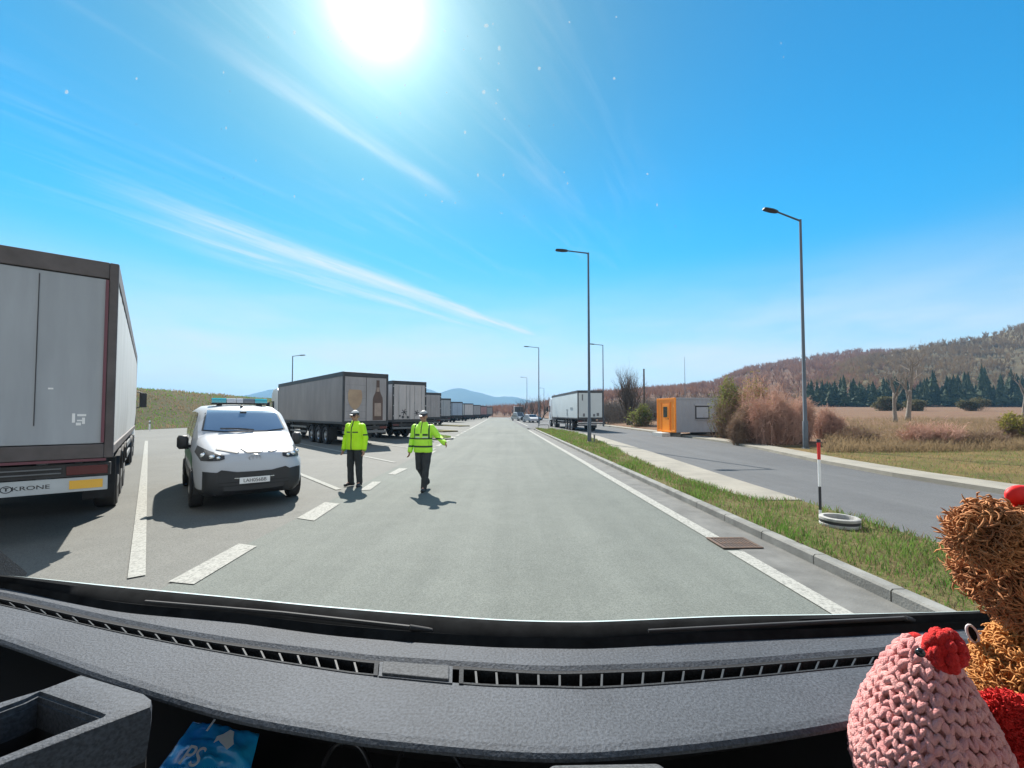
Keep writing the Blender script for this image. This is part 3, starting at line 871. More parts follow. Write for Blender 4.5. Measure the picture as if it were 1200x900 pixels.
for i in range(14000):          # rough lawn beyond the far pavement
    Y = 6 + 13.5 * rng.random() ** 1.2; X = rp(interp(SR, Y) + 1.1, Y).x + 0.05 + (6 + Y * 0.8) * rng.random()
    if X > 1.35 * Y + 3: continue
    h = rng.uniform(0.04, 0.16); w = 0.008; p = Vector((X, Y, ground_z(X, Y) - .01)); a = rng.uniform(0, 6.28); d = Vector((math.cos(a), math.sin(a), 0)) * w; l = rvec(rng) * h * 0.7
    b.mat(0 if rng.random() < 0.4 else 1).add([p - d, p + d, p + Vector((l.x, l.y, h))], [(0, 1, 2)])
tag(b.build('grass', [M['grass_blade'], M['straw']]), kind='stuff')
# crumbs of soil and stone swept against the kerb
b = MB()
for i in range(260):
    v = 3 + 22 * rng.random() ** 1.6; u = 3.875 + abs(rng.gauss(0, 0.03)); s = rng.uniform(0.006, 0.022) * (0.7 + v * 0.03)
    c = rp(u, v, 0.105); b.ball(c, (s, s * rng.uniform(.6, 1), s * rng.uniform(.3, .6)), 5, 3)
tag(b.build('gravel', mat('soil_crumb', (.10, .085, .06), .95, var=.3, scale=20)), kind='stuff')

# tufts and dead stalks on the bank left of the lot
b = MB(); rng = random.Random(91)
for i in range(9000):
    v = rng.uniform(20, 130); o_ = 0.3 + 22 * rng.random()
    k = noise.noise(Vector((o_ * .35, v * .16, 7)))
    p = rp(-38 - o_, v); z = bank_z(o_, v) - .03; h = rng.uniform(.12, .42) * (1 + max(0, k)); w = .05 + .05 * rng.random()
    l = rvec(rng) * h * .5
    b.mat(0 if rng.random() < .45 - k * .9 + (.35 if o_ < 6 else 0) else 1).add([(p.x - w, p.y, z), (p.x + w, p.y, z), (p.x + l.x, p.y + l.y, z + h)], [(0, 1, 2)])
tag(b.build('grass', [M['grass_blade'], M['straw']]), kind='stuff')
# ------------------------------------------------------------------ trucks
def shared_wheel():
    """tyre and rim meshes, axle along x, centred on the hub, outer face towards +x"""
    t = MB(); R = 0.51
    t.lathe([(0.29, -0.14), (0.36, -0.165), (0.47, -0.16), (R, -0.12), (R, 0.12), (0.47, 0.16), (0.36, 0.165), (0.29, 0.14)], 28, RY90, cap=False)
    r = MB()
    r.lathe([(0.30, -0.14), (0.28, -0.02), (0.28, 0.10), (0.24, 0.06), (0.17, 0.06), (0.15, 0.15), (0.06, 0.17), (0.0, 0.17)], 24, RY90, cap=False)
    for k in range(8):
        a = k * math.pi / 4; r.ball((0.075, 0.21 * math.cos(a), 0.21 * math.sin(a)), 0.022, 6, 4)
    return t.mesh('tyre', M['rubber'], 40), r.mesh('rim', M['steel'], 40)
TYRE, RIM = shared_wheel()

def wheel(parent, x, y, side, r=0.51, w=1.0):
    o = link('wheel', TYRE, parent, (x, y, r), (0, 0, 0 if side > 0 else math.pi))
    o.scale = (w, r / 0.51, r / 0.51)
    link('rim', RIM, o)
    return o

def semi(name, pos, yaw, label, side_m, rear_m, frame_m=None, length=13.6, tractor_m=None, detail=True, door='doors', cat='truck', group='trucks parked along the left of the road', rear_extra=None, roof=4.0, tractor=True, mirror=True):
    frame_m = frame_m or M['dark_metal']
    tractor_m = tractor_m or M['white_paint']
    root = empty(name, (pos[0], pos[1], 0.004), yaw, label, cat, group)
    W2 = 1.275; z0 = 1.30; H = roof
    # box: curtain sides bulging between the posts
    b = MB()
    n = 18 if detail else 6
    for s in (-1, 1):
        P = []
        for i in range(n * 2 + 1):
            y = 0.12 + (length - 0.2) * i / (n * 2)
            bul = 0.018 * (1 if i % 2 else 0) if detail else 0
            P.append([(s * (W2 - 0.03), y, z0), (s * (W2 - 0.012 + bul), y, z0 + 0.5), (s * (W2 - 0.010 + bul), y, (z0 + H) / 2), (s * (W2 - 0.012 + bul * .5), y, H - 0.35), (s * (W2 - 0.03), y, H - 0.12)])
        b.rings(P if s < 0 else [list(reversed(q)) for q in P], False, False, closed=False)
    b.build('side_curtain', side_m, root, smooth=60)
    f = MB()
    f.box(-W2, W2, 0.05, length, H - 0.10, H)                       # roof
    f.box(-W2, W2, length - 0.06, length, z0, H - 0.10)              # headboard
    for s in (-1, 1):
        f.box(s*W2 - (0.02 if s > 0 else 0), s*W2 + (0.02 if s < 0 else 0), 0.10, length, H - 0.24, H - 0.1001)
        f.box(s*W2 - (0.03 if s > 0 else 0), s*W2 + (0.03 if s < 0 else 0), 0.10, length, z0 - 0.10, z0 + 0.02)
    f.box(-W2 + .03, W2 - .03, 0.1, length - .07, z0 - 0.06, z0)       # floor
    f.build('box_frame', frame_m, root)
    # rear portal
    p = MB()
    p.box(-W2, -W2 + 0.10, 0, 0.10, z0 - 0.15, H); p.box(W2 - 0.10, W2, 0, 0.10, z0 - 0.15, H)
    p.box(-W2 + 0.10, W2 - 0.10, 0, 0.10, H - 0.24, H); p.box(-W2 + 0.10, W2 - 0.10, 0, 0.10, z0 - 0.15, z0 + 0.05)
    p.build('rear_frame', frame_m, root, bevel=0.012)
    for s in (-1, 1):
        d = MB()
        x0, x1 = (0.012, W2 - 0.11) if s > 0 else (-W2 + 0.11, -0.012)
        d.box(x0, x1, 0.02, 0.07, z0 + 0.06, H - 0.25)
        o = d.build('rear_door', rear_m, root, bevel=0.01)
        if detail and door == 'doors':
            h = MB()
            for k in (0.30, 0.78):
                xx = x0 + (x1 - x0) * k
                h.tube([(xx, -0.012, z0 + 0.1), (xx, -0.012, H - 0.3)], 0.016, 6)
                for zz in (z0 + .16, z0 + 1.2, H - .4): h.cbox((xx, 0.005, zz), (0.07, 0.03, 0.07))
            for zz in (z0 + .3, z0 + 1.0, z0 + 1.7, z0 + 2.3): h.cbox((s * (W2 - 0.09), 0.0, zz), (0.14, 0.036, 0.06))
            h.build('lock_rods', M['steel'] if rear_m is not M['white_paint'] else M['dark_metal'], o)
    # chassis
    c = MB()
    for s in (-1, 1): c.box(s * 0.5 - 0.05, s * 0.5 + 0.05, 0.25, length - 0.6, 0.80, z0 - 0.07)
    for y in (0.6, 2.6, 4.0, 5.4, 8.0, 10.0): c.box(-0.45, 0.45, y - .06, y + .06, 0.85, 1.08)
    for y in AXLES: c.tube([(-1.0, y, 0.51), (1.0, y, 0.51)], 0.07, 8)
    c.build('chassis', M['chassis'], root)
    # underrun bar with lamp strip
    u = MB(); u.box(-1.2, 1.2, 0.10, 0.22, 0.70, 0.84)
    for s in (-1, 1): u.box(s * 0.55 - .05, s * .55 + .05, 0.14, 0.24, 0.84, 1.15)
    u.build('underrun_bar', M['galvanised'] if detail else M['chassis'], root, bevel=0.01)
    lb = MB(); lb.box(-1.25, 1.25, 0.06, 0.14, 0.90, 1.08); lb.build('lamp_carrier', M['chassis'], root)
    for s in (-1, 1):
        l = MB(); l.box(s*1.22 - (.42 if s > 0 else 0), s*1.22 + (.42 if s < 0 else 0), 0.035, 0.058, 0.925, 1.05); l.build('tail_light', M['red_lamp'], root, bevel=.006)
        g = MB(); g.box(s*1.22 - (.42 if s > 0 else 0), s*1.22 + (.42 if s < 0 else 0), AXLES[0] - 0.80, AXLES[0] - 0.77, 0.28, 1.0); g.build('mud_flap', M['rubber'], root)
        for y in AXLES: wheel(root, s * 1.07, y, s)
        if detail:
            m_ = MB()
            for y in AXLES:
                P = []
                for k in range(9):
                    a = math.pi * (0.08 + 0.84 * k / 8); P.append([(s*0.88, y + .60*math.cos(a), .51 + .60*math.sin(a)), (s*1.26, y + .60*math.cos(a), .51 + .60*math.sin(a)), (s*1.26, y + .58*math.cos(a), .51 + .58*math.sin(a)), (s*.88, y + .58*math.cos(a), .51 + .58*math.sin(a))])
                m_.rings(P)
            m_.build('mudguard', M['black_plastic'], root)
            sg = MB()
            for zz in (0.55, 0.85): sg.box(s*1.2 - .02, s*1.2 + .02, AXLES[-1] + 1.0, length - 3.4, zz, zz + .12)
            sg.build('side_guard', M['galvanised'], root)
            lg = MB(); lg.box(s*0.9 - .06, s*.9 + .06, length - 2.9, length - 2.75, 0.12, z0 - .1); lg.box(s*.9 - .12, s*.9 + .12, length - 2.97, length - 2.68, 0.10, 0.13); lg.build('landing_leg', M['chassis'], root)
    if tractor:
        y0 = length + 0.45
        cab = MB()
        side = [(0, 0.95), (0, 3.55), (0.35, 3.75), (1.35, 3.70), (1.72, 3.35), (1.95, 2.45), (2.12, 1.75), (2.16, 0.55), (1.70, 0.45), (1.62, 0.85), (0.75, 0.85)]
        R_ = [[(x, y0 + q[0], q[1]) for q in side] for x in (-1.22, -1.17, 1.17, 1.22)]
        for r, e in ((0, .03), (3, .03)):
            cx = sum(q[0] for q in side) / len(side); cz = 2.0
            R_[r] = [(p[0], y0 + (q[0] - cx) * (1 - e) + cx, (q[1] - cz) * (1 - e) + cz) for p, q in zip(R_[r], side)]
        cab.rings(R_); co = cab.build('tractor_cab', tractor_m, root, smooth=35)
        w_ = MB()
        w_.add([(-1.06, y0 + 1.815, 3.0), (1.06, y0 + 1.815, 3.0), (1.1, y0 + 1.975, 2.40), (1.1, y0 + 2.12, 1.88), (-1.1, y0 + 2.12, 1.88), (-1.1, y0 + 1.975, 2.40)], [(0, 1, 2, 5), (5, 2, 3, 4)])
        w_.build('windscreen', M['glass_dark'], co)
        for s in (-1, 1):
            q = MB(); q.box(s*1.215 - .012, s*1.215 + .012, y0 + .95, y0 + 1.78, 1.95, 2.75); q.build('side_window', M['glass_dark'], co)
            if mirror:
                mm = MB(); mm.cbox((s*1.46, y0 + 1.9, 2.35), (0.24, 0.12, 0.62)); mm.tube([(s*1.2, y0 + 1.85, 2.72), (s*1.44, y0 + 1.9, 2.66)], .025, 6); mm.tube([(s*1.2, y0 + 1.9, 2.0), (s*1.44, y0 + 1.9, 2.08)], .025, 6)
                mm.build('mirror', M['black_plastic'], co, bevel=.03)
            wheel(root, s * 1.05, y0 + 1.15, s); wheel(root, s * 0.98, length - 1.75, s, w=1.6)
        ch = MB()
        for s in (-1, 1): ch.box(s*.42 - .05, s*.42 + .05, length - 2.6, y0 + .8, .78, 1.02)
        for s in (-1, 1): ch.box(s*1.15 - (.4 if s > 0 else 0), s*1.15 + (.4 if s < 0 else 0), length - 1.0, length + .55, .45, 1.0)
        ch.build('tractor_chassis', M['chassis'], root)
    if rear_extra: rear_extra(root)
    return root
AXLES = (2.9, 4.2, 5.5)

M['tarp_grey'] = mat('tarp_grey', (0.36, 0.36, 0.34), 0.55, col2=(0.47, 0.47, 0.455), scale=2.2, bump=0.25, bscale=1.2, stretch=(1, 1, .22))
M['door_grey'] = mat('door_grey', (0.27, 0.29, 0.31), 0.5, col2=(0.35, 0.375, 0.40), scale=2.6, stretch=(1, 1, .16))
M['frame_brown'] = mat('frame_brown', (0.085, 0.072, 0.07), 0.6, var=0.3, scale=3)
M['maroon'] = mat('maroon', (0.13, 0.04, 0.055), 0.5)
M['tarp_dark'] = mat('tarp_dark', (0.19, 0.172, 0.165), 0.6, col2=(0.28, 0.255, 0.24), scale=0.9, bump=0.5, bscale=1.5, stretch=(1, 1, .4))
M['door_beige'] = mat('door_beige', (0.25, 0.235, 0.235), 0.5, col2=(0.34, 0.325, 0.325), scale=2.4, stretch=(1, 1, .2))
M['reefer_white'] = mat('reefer_white', (0.40, 0.375, 0.37), 0.45, col2=(0.54, 0.51, 0.50), scale=2.4, stretch=(1, 1, .2))
M['tarp_blue'] = mat('tarp_blue', (0.28, 0.34, 0.42), 0.55, var=0.12, scale=0.7)
M['tarp_red'] = mat('tarp_red', (0.30, 0.16, 0.15), 0.55, var=0.2, scale=0.7)
M['beer'] = mat('beer', (0.30, 0.20, 0.13), 0.4, col2=(0.42, 0.30, 0.19), scale=1.5)
M['bottle'] = mat('bottle', (0.085, 0.05, 0.04), 0.35, var=0.2)
M['label_tan'] = mat('label_tan', (0.30, 0.23, 0.19), 0.5, var=0.2)

def rear_big(root):
    for sx in (-1, 1):
        s = MB(); s.box(sx*1.155 - .018, sx*1.155 + .018, -0.006, -0.001, 1.37, 3.74); s.build('reflective_strip', M['maroon'], root)
    s = MB(); s.box(-1.2, 1.2, -0.004, 0.028, 1.11, 1.145); s.build('sill_strip', M['maroon'], root)
    s = MB(); s.box(.477, .485, 0.012, 0.0195, 1.62, 3.70); s.build('door_seam', M['ink'], root)
    w_ = MB(); w_.box(-1.22, 1.22, 0.075, 0.0985, 0.685, 0.885); w_.build('bumper_panel', mat('bumper_white', (0.42, 0.45, 0.46), 0.5, var=0.12), root, bevel=.006)
    for sx in (-1, 1):
        y_ = MB(); y_.box(sx*1.0 - .17, sx*1.0 + .17, 0.070, 0.0745, 0.725, 0.845); y_.build('reflector_plate', M['yellow_reflector'], root)
    link('lettering', text_mesh('KRONE', 0.078, 0.0015, M['ink'], 'lettering'), root, (0.47, 0.0725, 0.785), (math.pi/2, 0, 0)).scale = (1.35, 1, 1)
    lg = MB()
    for k in range(20):
        a0, a1 = 6.283*k/20, 6.283*(k+1)/20
        lg.tube([(math.cos(a0)*.05 + .25, .0735, .785 + math.sin(a0)*.042), (math.cos(a1)*.05 + .25, .0735, .785 + math.sin(a1)*.042)], .005, 4)
    lg.box(.243, .257, .0715, .0745, .765, .80); lg.box(.228, .272, .0715, .0742, .80, .81)
    lg.build('emblem', M['ink'], root)
    for (x, z, w, h) in ((.84, 1.66, .03, .13), (.89, 1.75, .09, .03), (.88, 1.62, .05, .04), (.94, 1.64, .03, .09), (.89, 1.68, .06, .02), (.60, 2.12, .05, .022)):
        st = MB(); st.box(x, x + w, .0150, .0195, z, z + h); st.build('door_sticker', M['white_plate'], root)
    for z in (0.955, 1.015):
        r_ = MB(); r_.box(-0.75, 0.75, 0.030, 0.0585, z, z + .016); r_.build('lamp_rail', M['galvanised'], root)

c0 = Vector((-5.85, 6.29, 0)); TYAW = D2R(40.4)
def rear_from_right(corner, yaw): return corner - Vector((math.cos(yaw), math.sin(yaw), 0)) * 1.275
p = rear_from_right(Vector((at(134.5, 6.25), 6.25, 0)), TYAW)
semi('semi_truck', p, TYAW, 'nearest semi trailer, grey doors with a white bumper and a yellow reflector plate', M['tarp_grey'], M['door_grey'], M['frame_brown'], rear_extra=rear_big, group='trucks parked along the left of the road', door='plain')

def rear_beer(root):
    g = MB()     # goblet: cup outline, stem, foot
    cup = [(-.33,3.05),(.33,3.05),(.38,2.85),(.39,2.62),(.34,2.34),(.22,2.12),(.07,2.0),(.06,1.75),(.28,1.62),(.28,1.55),(-.28,1.55),(-.28,1.62),(-.06,1.75),(-.07,2.0),(-.22,2.12),(-.34,2.34),(-.39,2.62),(-.38,2.85)]
    Mx = Matrix.Translation((-0.62, 0.0135, 0)) @ RX90
    g.poly([(x, z) for x, z in cup], 0, 0.005, Mx)
    g.build('goblet_picture', M['beer'], root)
    t = MB()
    bo = [(-.09,3.62),(.09,3.62),(.10,3.15),(.14,2.95),(.27,2.66),(.29,2.5),(.29,1.40),(-.29,1.40),(-.29,2.5),(-.27,2.66),(-.14,2.95),(-.10,3.15)]
    t.poly([(x, z) for x, z in bo], 0, 0.005, Matrix.Translation((0.66, 0.0135, 0)) @ RX90)
    t.build('bottle_picture', M['bottle'], root)
    l = MB(); l.box(.47, .85, .0045, .0080, 1.62, 2.35); l.build('bottle_label', M['label_tan'], root)
    l = MB(); l.box(.575, .745, .0045, .008, 2.98, 3.22); l.build('neck_label', M['label_tan'], root)
    lg = mat('line_grey', (0.20, 0.19, 0.20), 0.6)
    for i in range(6):
        w_ = MB(); w_.box(-1.1, -.02, .0145, .0188, 1.5 + .36*i, 1.515 + .36*i); w_.build('plank_line', lg, root)
p = rear_from_right(Vector((at(455, 24.2), 24.2, 0)), D2R(41.5))
semi('semi_truck', p, D2R(41.5), 'semi trailer with a beer glass and brown bottle pictured on its rear doors', M['tarp_dark'], M['door_beige'], M['dark_metal'], rear_extra=rear_beer, door='plain')

def rear_reefer(root):
    s = MB()
    for cx, cz, q in ((-.42, 1.85, .22), (.52, 1.80, .20), (-.52, 1.52, .10), (-.15, 1.50, .10), (-.75, 1.6, .07)):
        for k in range(3):
            a = k * math.pi / 3 + .2; d = Vector((math.cos(a), 0, math.sin(a))); n_ = Vector((-d.z, 0, d.x)) * .028
            P = [Vector((cx, 0, cz)) - d*q - n_, Vector((cx, 0, cz)) + d*q - n_, Vector((cx, 0, cz)) + d*q + n_, Vector((cx, 0, cz)) - d*q + n_]
            s.add([(v.x, .016 - .0006*k, v.z) for v in P] , [(0, 1, 2, 3)])
    s.build('snowflake_sign', M['ink'], root)
p = Vector((at(480.5, 29.6), 29.6, 0))
semi('semi_truck', p, D2R(40.4), 'white refrigerated semi trailer with dark snowflake marks on its doors', M['reefer_white'], M['reefer_white'], M['dark_metal'], rear_extra=rear_reefer)
far = [(505, 46, M['tarp_dark'], M['door_beige'], 'third trailer with plain beige doors seen right of the walking officer'),
       (520, 64, M['tarp_blue'], M['door_grey'], 'plain grey trailer just beyond the beige one, with a dark roof edge'),
       (536, 84, M['tarp_blue'], M['tarp_blue'], 'plain bluish grey trailer in the middle of the far row'),
       (549.5, 98, M['tarp_grey'], M['reefer_white'], 'pale trailer with two door leaves beyond the bluish grey one'),
       (559, 116, M['tarp_red'], M['door_beige'], 'reddish trailer beyond the pale one with two door leaves'),
       (567, 134, M['tarp_red'], M['tarp_red'], 'dark red trailer second from the far end of the left row'),
       (574, 152, M['tarp_dark'], M['tarp_dark'], 'brown trailer at the far end of the left row')]
for px, Y, sm, rm, lab in far:
    semi('semi_truck', Vector((at(px, Y), Y, 0)), D2R(40.4), lab, sm, rm, detail=(Y < 70))

# the truck on the right, square to the road
M['tarp_white'] = mat('tarp_white', (0.47, 0.52, 0.53), 0.5, var=0.06, scale=0.5)
def rear_white(root):
    s = MB()
    for (x, z, w, h) in ((-.75, 1.45, .2, .3), (.25, 1.45, .22, .25), (.6, 1.5, .25, .3), (-.85, 3.0, .12, .6)): s.box(x, x+w, .014, .0188, z, z+h)
    s.build('door_marks', mat('mark_grey', (0.12, 0.13, 0.14), 0.6), root)
    m_ = MB()
    for (y, z, w, h) in ((4.2, 2.1, .9, .09), (4.5, 1.5, .3, .6), (2.0, 2.15, 1.2, .22)): m_.box(-1.30, -1.296, y, y+w, z, z+h)
    m_.build('side_lettering', mat('mark_blue', (0.20, 0.24, 0.26), 0.6), root)
    bx = MB()
    for z in (.62, .86): bx.box(-1.22, 1.22, .03, .058, z, z+.05)
    bx.build('white_rail', M['white_plate'], root)
semi('semi_truck', Vector((at(692, 41.5), 41.5, 0)), D2R(5.2), 'white semi truck parked alone on the right of the road behind the lamp', M['tarp_white'], M['tarp_white'], M['dark_metal'], rear_extra=rear_white, door='plain', group=None)

# ------------------------------------------------------------------ police van
def van(pos, yaw):
    """nose towards -y, x to the right seen from behind; yaw turns +y onto the bay direction"""
    root = empty('police_van', (pos[0], pos[1], 0.004), yaw, 'white police van with a blue light bar on its roof facing the camera', 'van')
    VANP = mat('van_paint', (0.60, 0.62, 0.64), 0.5, coat=0.15, spec=.3)
    nt = VANP.node_tree; nb = NB(nt); zz_ = nb.sep(nb.new('ShaderNodeTexCoord').outputs['Object'])[2]
    nt.links.new(nb.mix(nb.m('LESS_THAN', zz_, .40), (0.46, 0.48, 0.505), (.02, .021, .022)), nt.nodes['Principled BSDF'].inputs['Base Color'])  # low body coloured black: plastic and the shade beneath it together
    # stations along y: z of the floor edge, half width low, belt z, belt half width, top z, top half width
    S = [(-0.02, 0.36, 0.60, 0.66, 0.62, 0.84, 0.50), (0.06, 0.28, 0.76, 0.68, 0.80, 0.98, 0.66), (0.22, 0.24, 0.86, 0.74, 0.89, 1.05, 0.74), (0.50, 0.24, 0.91, 0.84, 0.94, 1.14, 0.78), (0.85, 0.24, 0.93, 0.95, 0.955, 1.24, 0.83), (1.12, 0.24, 0.93, 1.02, 0.96, 1.315, 0.845),
         (1.32, 0.24, 0.935, 1.06, 0.965, 1.47, 0.84), (1.70, 0.24, 0.94, 1.08, 0.965, 1.745, 0.80), (1.92, 0.24, 0.94, 1.08, 0.965, 1.845, 0.78), (2.2, 0.24, 0.94, 1.08, 0.965, 1.885, 0.78), (3.0, 0.24, 0.94, 1.08, 0.965, 1.91, 0.785), (4.2, 0.24, 0.94, 1.08, 0.96, 1.90, 0.785), (4.78, 0.26, 0.92, 1.07, 0.94, 1.86, 0.77), (4.92, 0.32, 0.87, 1.05, 0.88, 1.76, 0.72)]
    def sect(st):
        y, zf, wl, zb, wb, zt, wt_ = st
        P = [(-wl*.86, zf), (-wl, zf + .10), (-wb, (zf+zb)*.5), (-wb, zb), (-wb + (wb-wt_)*.30, zb + (zt-zb)*.40), (-wt_ - (wb-wt_)*.16, zb + (zt-zb)*.86), (-wt_*.86, zt - (zt-zb)*.02), (-wt_*.45, zt + .012), (0, zt + .018)]
        P += [(-x, z) for x, z in reversed(P[:-1])]
        return [(x, y, z) for x, z in P]
    def refine(S, k=3):
        out = []
        for i in range(len(S) - 1):
            a, b2 = S[max(i-1, 0)], S[i]; c, d = S[i+1], S[min(i+2, len(S)-1)]
            for j in range(k):
                t = j / k
                out.append(tuple(0.5*((2*q) + (r-p_)*t + (2*p_-5*q+4*r-s)*t*t + (-p_+3*q-3*r+s)*t**3) for p_, q, r, s in zip(a, b2, c, d)))
        return out + [S[-1]]
    S2 = refine(S)
    bd = MB(); bd.rings([sect(s) for s in S2])
    body = bd.build('body', VANP, root, smooth=50)
    def surf(y, u, off=0.012):
        """point of the skin at station y, section parameter u in 0..16, pushed outwards"""
        for s, s1 in zip(S2, S2[1:]):
            if s[0] <= y <= s1[0]:
                t = (y - s[0]) / max(1e-6, s1[0] - s[0]); break
        else:
            s = s1 = S2[0] if y < S2[0][0] else S2[-1]; t = 0
        A, B_ = sect(s), sect(s1)
        def on(C):
            i = min(15, int(u)); f = u - i
            return Vector(C[i]).lerp(Vector(C[i+1]), f)
        p = on(A).lerp(on(B_), t)
        n_ = Vector((p.x, 0, p.z - 0.9)).normalized()
        return p + n_ * off
    # windscreen, a slab just proud of the sloping part of the roof line
    def patch(nm, m_, y0, y1, u0, u1, off, parent, ny=8, nu=10, th=0.01, inset=None):
        q = MB(); R_ = []
        for i in range(ny + 1):
            y = y0 + (y1 - y0) * i / ny
            R_.append([surf(y, u0 + (u1 - u0) * j / nu, off) for j in range(nu + 1)])
        q.rings(R_, False, False, closed=False)
        return q.build(nm, m_, parent, smooth=180)
    def slab(nm, m_, P, off, parent):
        q = MB(); q.rings(P, False, False, closed=False); return q.build(nm, m_, parent, smooth=180)
    def front(x, z, off=0.0):
        """point on the nose of the van (or the windscreen) seen from the front: marches along y"""
        lo, hi = -0.02, 2.0
        for k in range(26):
            y = (lo + hi) / 2
            A = None
            for s, s1 in zip(S2, S2[1:]):
                if s[0] <= y <= s1[0]:
                    t = (y - s[0]) / max(1e-6, s1[0] - s[0]); A = [tuple(p*(1-t) + q*t for p, q in zip(u_, v_)) for u_, v_ in zip(sect(s), sect(s1))]; break
            if A is None: A = sect(S2[0])
            # inside the section at (x, z)?
            ins = False
            for (xa, _, za), (xb, _, zb_) in zip(A, A[1:] + A[:1]):
                if (za > z) != (zb_ > z) and x < xa + (z - za) / (zb_ - za) * (xb - xa): ins = not ins
            if ins: hi = y
            else: lo = y
        return Vector((x, hi - off, z))
    def fpatch(nm, m_, outline, off, parent, th=0.03, sub=5):
        """a raised panel on the nose: outline in (x, z), filled by columns"""
        xs = sorted({o_[0] for o_ in outline}); 
        xs2 = []
        for a, c in zip(xs, xs[1:]): xs2 += [a + (c - a) * k / sub for k in range(sub)]
        xs2.append(xs[-1])
        def span(x):
            zs = []
            for (xa, za), (xb, zb_) in zip(outline, outline[1:] + outline[:1]):
                if min(xa, xb) - 1e-9 <= x <= max(xa, xb) + 1e-9:
                    zs += [za, zb_] if abs(xb - xa) < 1e-9 else [za + (zb_ - za) * (x - xa) / (xb - xa)]
            return min(zs), max(zs)
        q = MB(); F_ = []; nz = 6
        for x in xs2:
            z0_, z1_ = span(x); F_.append([front(x, z0_ + (z1_ - z0_) * k / nz, off) for k in range(nz + 1)])
        ring = []
        for f in F_:
            ring.append(f + [Vector((v.x, v.y + th, v.z)) for v in reversed(f)])
        q.rings(ring, True, True)
        return q.build(nm, m_, parent, smooth=40)
    G = mat('van_glass', (0.13, 0.19, 0.29), 0.05, spec=0.9, coat=1.0)
    fpatch('windscreen_surround', M['black_plastic'], [(-.80, 1.39), (-.70, 1.81), (.70, 1.81), (.80, 1.39), (.40, 1.35), (-.40, 1.35)], 0.004, body)
    fpatch('windscreen', G, [(-.765, 1.41), (-.672, 1.792), (.672, 1.792), (.765, 1.41), (.40, 1.375), (-.40, 1.375)], 0.012, body)
    mr = MB(); mr.cbox(front(0, 1.745, .015), (.13, .03, .05)); mr.build('rear_view_mirror', M['black_plastic'], body, bevel=.01)
    cm = MB(); cm.ball((0, 1.93, 1.885), (.035, .05, .025), 10, 6); cm.build('roof_aerial', M['black_plastic'], body)
    for s in (-1, 1):
        wp = MB(); a = front(.05 * s + .1, 1.395, .03); c = front(.05 * s - .42, 1.43, .03); wp.tube([a, (a + c)/2 + Vector((0, -.01, .01)), c], .011, 6); wp.build('wiper', M['black_plastic'], body)
    # side glass and doors (both sides)
    for s in (-1, 1):
        def sp(y, zf, off):
            u = zf if s < 0 else 16 - zf
            return surf(y, u, off)
        for nm, y0, y1 in (('front_side_window', 1.62, 2.45), ('side_window', 2.55, 3.62), ('side_window', 3.72, 4.70)):
            P = []
            for i in range(7):
                y = y0 + (y1 - y0) * i / 6
                top = 4.92
                if nm == 'front_side_window': top = 4.05 + 0.87 * min(1, i / 2.2)
                P.append([sp(y, 3.12 + (top - 3.12) * k / 5, .006) for k in range(6)])
            slab(nm, M['glass_dark'], P, 0, body)
        for y in (1.50, 2.50, 3.66, 4.74):
            P = [[sp(y - .006, 0.9 + 3.9*k/12, .004), sp(y + .006, .9 + 3.9*k/12, .004)] for k in range(13)]
            slab('door_gap', M['black_plastic'], P, 0, body)
        h = MB()
        for y in (2.28, 2.72): h.cbox(sp(y, 3.0, .02) - Vector((0, 0, .08)), (.03, .2, .035))
        h.build('door_handle', M['black_plastic'], body, bevel=.008)
        P = [[sp(1.55 + 3.1*i/10, 1.35, .010), sp(1.55 + 3.1*i/10, 1.62, .018), sp(1.55 + 3.1*i/10, 1.9, .010)] for i in range(11)]
        slab('rubbing_strip', M['black_plastic'], P, 0, body)
        P = [[sp(.95 + 3.8*i/16, 2.25, .006), sp(.95 + 3.8*i/16, 2.85, .006)] for i in range(17)]
        slab('side_stripe', mat('green_stripe', (0.02, 0.16, 0.06), 0.4), P, 0, body)
        m_ = MB(); m_.rings([[(s*(1.10 + .10*qx), 1.50 + yy, 1.17 + .135*qz) for qx, qz in ((-1,-.55),(-.7,-1),(.6,-1),(1,-.6),(1,.6),(.7,1),(-.7,.95),(-1,.6))] if yy == 0 else [(s*(1.10 + .10*f*qx), 1.50 + yy, 1.17 + .135*f*qz) for qx, qz in ((-1,-.55),(-.7,-1),(.6,-1),(1,-.6),(1,.6),(.7,1),(-.7,.95),(-1,.6))] for yy, f in ((-.075, .5), (-.06, .8), (-.03, .96), (0, 1), (.03, .95))]); m_.tube([(s*.94, 1.52, 1.08), (s*1.08, 1.52, 1.10)], .03, 8)
        m_.build('door_mirror', M['black_plastic'], root, smooth=180)
        for y in (0.92, 4.05):
            a = MB()
            P = []
            for k in range(15):
                t = math.pi * (-0.06 + 1.12 * k / 14); P.append([(s*(.955 + .012), y + .395*math.cos(t), .33 + .40*math.sin(t)), (s*.955, y + .345*math.cos(t), .33 + .345*math.sin(t)), (s*.80, y + .345*math.cos(t), .33 + .345*math.sin(t))])
            a.rings(P, False, False, closed=False); a.build('wheel_arch', M['black_plastic'], body, smooth=60)
            o = wheel(root, s * .885, y, s, .33, .72)
        # headlight
        hl = [(s*.93, 1.02), (s*.885, 1.135), (s*.72, 1.06), (s*.50, .985), (s*.50, .925), (s*.58, .90), (s*.86, .895)]
        hl = sorted(hl, key=lambda q: 0) 
        fpatch('headlight', M['black_plastic'], hl, .016, body, th=.06)
